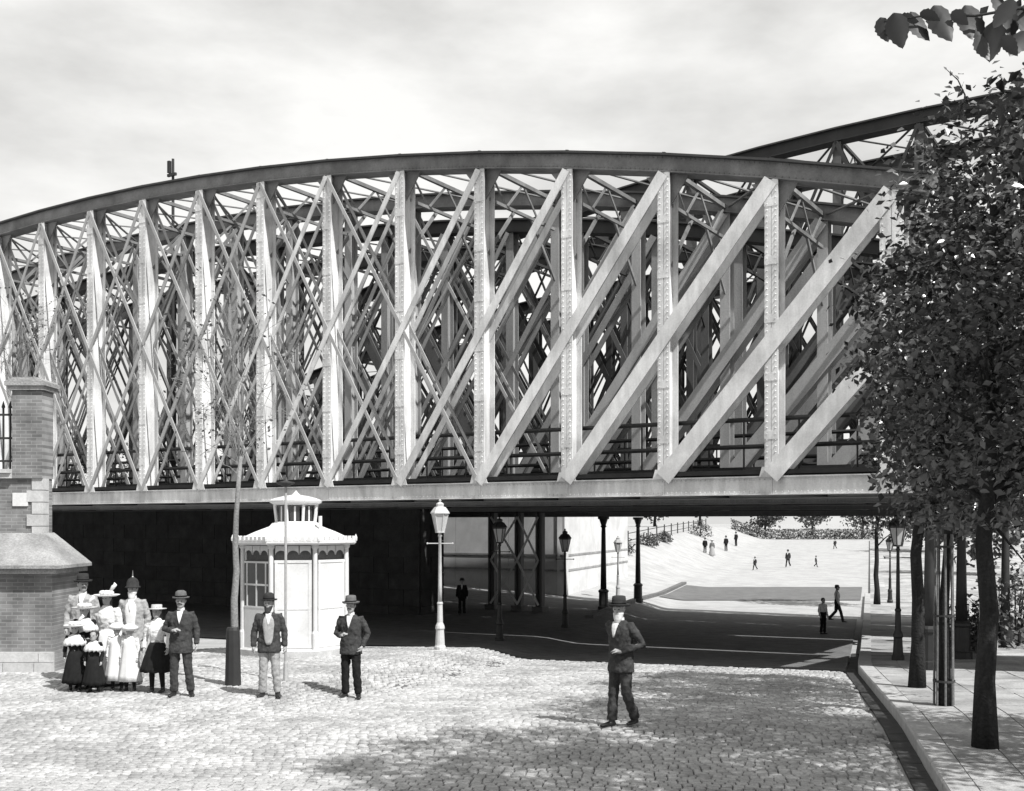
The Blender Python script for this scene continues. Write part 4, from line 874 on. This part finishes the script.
    if cape:
        q = MB(); n = 40; rs_ = [[S(0, 0, z) + Vector((rr * k * (1 + am * math.cos(j / n * 2 * math.pi * 11)) * math.cos(2 * math.pi * j / n), rr * .72 * k * (1 + am * math.cos(j / n * 2 * math.pi * 11)) * math.sin(2 * math.pi * j / n), am * .15 * math.sin(j * 2.1))) for j in range(n)] for z, rr, am in ((1.20, .275, .10), (1.27, .27, .08), (1.37, .225, .04), (1.44, .14, .02), (1.49, .075, 0))]
        q.loft(rs_); q.build('shoulder_cape', M[cape], t, True)
    # hats
    if hat:
        ht = hc + Vector((0, 0, .052 * hk)); q = MB(); a_ = hk; c = ht
        if hat == 'bowler': q.lathe([(.088 * a_, -.005), (.135 * a_, -.004 * a_), (.145 * a_, .012 * a_), (.14 * a_, .018 * a_), (.096 * a_, .012 * a_), (.096 * a_, .06 * a_), (.086 * a_, .105 * a_), (.05 * a_, .128 * a_), (.005, .132 * a_)], c, 20, 0, 1, 1.14)
        elif hat == 'homburg': q.lathe([(.088 * a_, -.005), (.14 * a_, -.008 * a_), (.155 * a_, .018 * a_), (.15 * a_, .024 * a_), (.097 * a_, .012 * a_), (.095 * a_, .07 * a_), (.088 * a_, .125 * a_), (.06 * a_, .135 * a_), (.03 * a_, .115 * a_), (.003, .112 * a_)], c, 20, 0, 1, 1.14)
        elif hat == 'wide': q.lathe([(.088 * a_, 0), (.17 * a_, -.02 * a_), (.24 * a_, .01 * a_), (.235 * a_, .018 * a_), (.16 * a_, .0 * a_), (.095 * a_, .012 * a_), (.09 * a_, .07 * a_), (.05 * a_, .09 * a_), (.005, .09 * a_)], c, 24)
        elif hat == 'boater': q.lathe([(.088 * a_, 0), (.18 * a_, 0), (.182 * a_, .008 * a_), (.10 * a_, .012 * a_), (.098 * a_, .075 * a_), (.094 * a_, .08 * a_), (.005, .08 * a_)], c, 24)
        elif hat == 'helmet': q.lathe([(.088 * a_, -.02), (.128 * a_, -.03 * a_), (.125 * a_, -.012 * a_), (.102 * a_, .0), (.10 * a_, .06 * a_), (.075 * a_, .115 * a_), (.035 * a_, .14 * a_), (.03 * a_, .15 * a_), (.006, .152 * a_)], c, 20, 0, 1, 1.14)
        elif hat == 'bonnet': q.lathe([(.10 * a_, -.05 * a_), (.17 * a_, -.02 * a_), (.19 * a_, .03 * a_), (.14 * a_, .06 * a_), (.11 * a_, .085 * a_), (.06 * a_, .105 * a_), (.005, .11 * a_)], c, 22)
        o = q.build('hat', M[hat_m], t, True)
        if hat in ('bowler', 'homburg', 'boater'):
            g = MB(); g.lathe([(.0985 * a_, .016 * a_), (.0995 * a_, .042 * a_), (.095 * a_, .044 * a_)], c, 20, 0, 1, 1.14 if hat != 'boater' else 1.0); g.build('hat_band', M['black'], o)
        if hat == 'helmet':
            g = MB(); g.lathe([(.03 * a_, .14 * a_), (.012 * a_, .165 * a_), (.004 * a_, .265 * a_)], c, 8); g.build('spike', M['metal'], o)
        if hat in ('wide', 'bonnet'):
            g = MB()
            for i in range(9):
                an_ = i * .7; p0 = c + Vector((.09 * a_ * math.cos(an_), .09 * a_ * math.sin(an_), .05 * a_)); g.ball(p0, .05 * a_, .05 * a_, .042 * a_, 8, 5)
            if hat == 'wide': g.tube([c + Vector((.06 * a_, 0, .06 * a_)), c + Vector((.13 * a_, 0, .16 * a_)), c + Vector((.17 * a_, 0, .20 * a_)), c + Vector((.15 * a_, 0, .24 * a_))], [.02 * a_, .04 * a_, .035 * a_, .008 * a_], 7)
            g.build('hat_trimming', M['whitecloth'], o, True)
    return t
def at(xp, yfeet, Y0=8.0):
    # ground point under a pixel, first one beyond depth Y0
    Y = Y0
    while Y < 200:
        X = (xp - 512) / F * Y
        if HZ + (EYE - ground(X, Y)) * F / Y <= yfeet: break
        Y += .02
    return ((xp - 512) / F * Y, Y)
bent = ((.25, .02, 1.14), (.05, -.2, 1.17), (-.6, -.1, .25))
PK = 'people standing together by the brick building'
person('man in dark open jacket, pale waistcoat and pale trousers before the kiosk', at(270, 697), 1.60, .12, head_turn=-.2, lean=(-.01, -.015), hat='bowler', leg_m='lightcloth', top_m='darkcloth', vest='lightcloth', beard=('beard', 'hair'), shirt=True, arms={-1: ((.26, .03, 1.13), (.265, -.03, .88), None), 1: ((.26, .03, 1.13), (.265, -.03, .88), None)}, legs={-1: ((.105, -.02, .48), (.13, .02, .085), .3), 1: ((.105, -.02, .48), (.13, .02, .085), .3)}, coat=.78)
person('man in buttoned dark suit with one hand raised to his chest, right of kiosk', at(351, 698), 1.63, -.15, hat='homburg', hat_m='greyfelt', leg_m='black', top_m='darkcloth', beard=('moustache', 'hair'), arms={-1: ((.275, .03, 1.13), (.12, -.2, 1.12), (.6, -.2, .3)), 1: ((.29, .06, 1.13), (.22, -.06, .92), (-.4, -.3, -.8))}, legs={-1: ((.10, -.01, .48), (.11, .02, .085), .25), 1: ((.11, -.03, .48), (.135, 0, .085), .35)}, coat=.78)
person('white bearded man in dark jacket walking across the square, hand at his waist', at(623, 726), 1.70, -.75, hat='homburg', leg_m='darkcloth', top_m='darkcloth', beard=('beard', 'whitehair'), hair_m='whitehair', lean=(.0, -.05), arms={-1: ((.24, .14, 1.14), (.25, .12, .90), None), 1: ((.31, .10, 1.15), (.12, -.17, 1.06), (-.7, -.1, .1))}, legs={-1: ((.09, -.07, .49), (.10, -.12, .085), .2), 1: ((.10, -.03, .48), (.10, .15, .105), .1)}, head_turn=.35, coat=.76, shirt=True)
person('man in dark suit and grey bowler at the right of the standing group', at(181, 696), 1.62, .1, group=PK, hat='bowler', hat_m='greyfelt', top_m='darkcloth', leg_m='darkcloth', vest=None, beard=('moustache', 'hair'), arms={-1: ((.275, .02, 1.14), (.10, -.19, 1.14), (.7, -.1, .15)), 1: ((.26, .03, 1.13), (.27, -.03, .89), None)}, legs={-1: ((.11, -.02, .48), (.12, .02, .085), .25), 1: ((.12, -.01, .48), (.165, .02, .085), .35)}, coat=.74)
person('tall man in pale coat and spiked helmet behind the small children', at(133, 684), 1.74, 0, group=PK, hat='helmet', top_m='lightcloth', leg_m='lightcloth', vest='whitecloth', beard=('beard', 'whitehair'), coat=.62, voxel=.012)
person('tall man in pale coat and dark hat at the back left of the group', at(81, 681), 1.80, .2, group=PK, hat='homburg', top_m='lightcloth', leg_m='lightcloth', coat=.6, head_turn=.4, lean=(.02, 0), beard=('moustache', 'hair'), voxel=.012)
person('woman in white dress and white plumed hat in the standing group', at(107, 685), 1.58, -.1, group=PK, top='blouse', top_m='whitecloth', skirt=(.06, .40, 1.04, .14), skirt_m='whitecloth', hat='wide', hat_m='whitecloth', long_hair=True, puff=.25, voxel=.012)
person('girl in black skirt with broad white hat at the left of the group', at(83, 688), 1.38, .15, group=PK, top='blouse', top_m='black', skirt=(.10, .33, 1.04, .14), hat='wide', hat_m='straw', cape='whitecloth', long_hair=True, head_turn=-.35, lean=(.02, 0), hs=1.1, voxel=.012)
person('smaller girl in black dress and white cape collar at far left of group', at(75, 691), 1.10, .2, group=PK, top='blouse', top_m='black', skirt=(.22, .32, 1.04, .15), hat='wide', hat_m='whitecloth', cape='whitecloth', long_hair=True, hs=1.2, voxel=.012, stocking='black')
person('smallest child in black skirt and frilled white cape before the taller girls', at(94, 692), .98, -.1, group=PK, top='blouse', top_m='black', skirt=(.22, .34, 1.04, .15), hat=None, cape='whitecloth', long_hair=True, hs=1.28, voxel=.012, stocking='black')
person('small child in long white smock, left of the two smocked children', at(117, 690), 1.06, .1, group=PK, top='blouse', top_m='whitecloth', skirt=(.30, .31, 1.04, .15), skirt_m='whitecloth', apron=(.28, .34, 1.42, .16), hat='bonnet', hat_m='whitecloth', hs=1.2, voxel=.012, stocking='black', puff=.2)
person('small child in long white smock, right of the two smocked children', at(130, 691), 1.05, -.15, group=PK, top='blouse', top_m='whitecloth', skirt=(.30, .31, 1.04, .15), skirt_m='whitecloth', apron=(.28, .34, 1.42, .16), hat='bonnet', hat_m='whitecloth', hs=1.2, voxel=.012, stocking='black', puff=.2)
person('girl in white blouse, short black skirt and flat straw hat', at(157, 692), 1.40, -.1, group=PK, top='blouse', top_m='whitecloth', skirt=(.42, .34, 1.02, .14), skirt_m='black', hat='boater', hat_m='straw', long_hair=True, hs=1.08, voxel=.012, stocking='black', puff=.15)
# people under and beyond the bridges
def walker(label, xp, yf, h_px, rz, **kw):
    X, Y = at(xp, yf, 30); H = h_px * Y / F; kw.setdefault('voxel', .016); kw.setdefault('group', 'strollers on the far street')
    return person(label, (X, Y), H, rz, **kw)
stride = {-1: ((.09, -.16, .50), (.10, -.26, .085), 0), 1: ((.10, .04, .50), (.10, .34, .17), 0)}
walker('boy in white shirt striding right on the road beyond the bridge shade', 837, 622, 37, 1.4, top='blouse', top_m='whitecloth', leg_m='darkcloth', legs=stride, hs=1.1)
walker('boy in white shirt and dark trousers standing left of the striding boy', 823, 634, 36, .5, top='blouse', top_m='whitecloth', leg_m='black', hs=1.1)
walker('dark clothed man standing beside the iron trestle', 462, 615, 36, 0, top_m='black', leg_m='black', hat='bowler')
for i, (xp, yf, h) in enumerate(((705, 553, 15), (712, 556, 16), (726, 551, 15), (736, 546, 14))):
    walker(('dark clothed stroller, leftmost of the four on the far walk', 'pale skirted stroller, second from left on the far walk', 'dark clothed stroller, third from left on the far walk', 'dark clothed stroller, rightmost of the four on the far walk')[i], xp, yf, h, 2.8 + .3 * i, top_m='black' if i != 1 else 'midcloth', leg_m='black', hat='bowler' if i != 1 else 'wide', skirt=(.06, .36, 1.04, .15) if i == 1 else None, skirt_m='lightcloth', voxel=.022)
for lb, xp, yf, h in (('lone dark figure on the far street, nearest the strollers', 755, 570, 13), ('stooping dark figure in the middle of the far street', 788, 567, 17), ('small dark figure on the far street near the right kerb', 816, 567, 11), ('tiny dark figure by the hedge at the street end', 835, 549, 10)):
    walker(lb, xp, yf, h, random.uniform(-2, 2), top_m='darkcloth', leg_m='black', hat='bowler', legs=stride, voxel=.022)
# turn the soft bodies and clothes into plain meshes in one pass
dg = bpy.context.evaluated_depsgraph_get(); dg.update()
NEW = [(o, bpy.data.meshes.new_from_object(o.evaluated_get(dg), depsgraph=dg)) for o in PEND]
for o, me in NEW:
    o.modifiers.clear(); nm = o.data.name; o.data = me; me.name = o.name
    me.polygons.foreach_set('use_smooth', [True] * len(me.polygons))
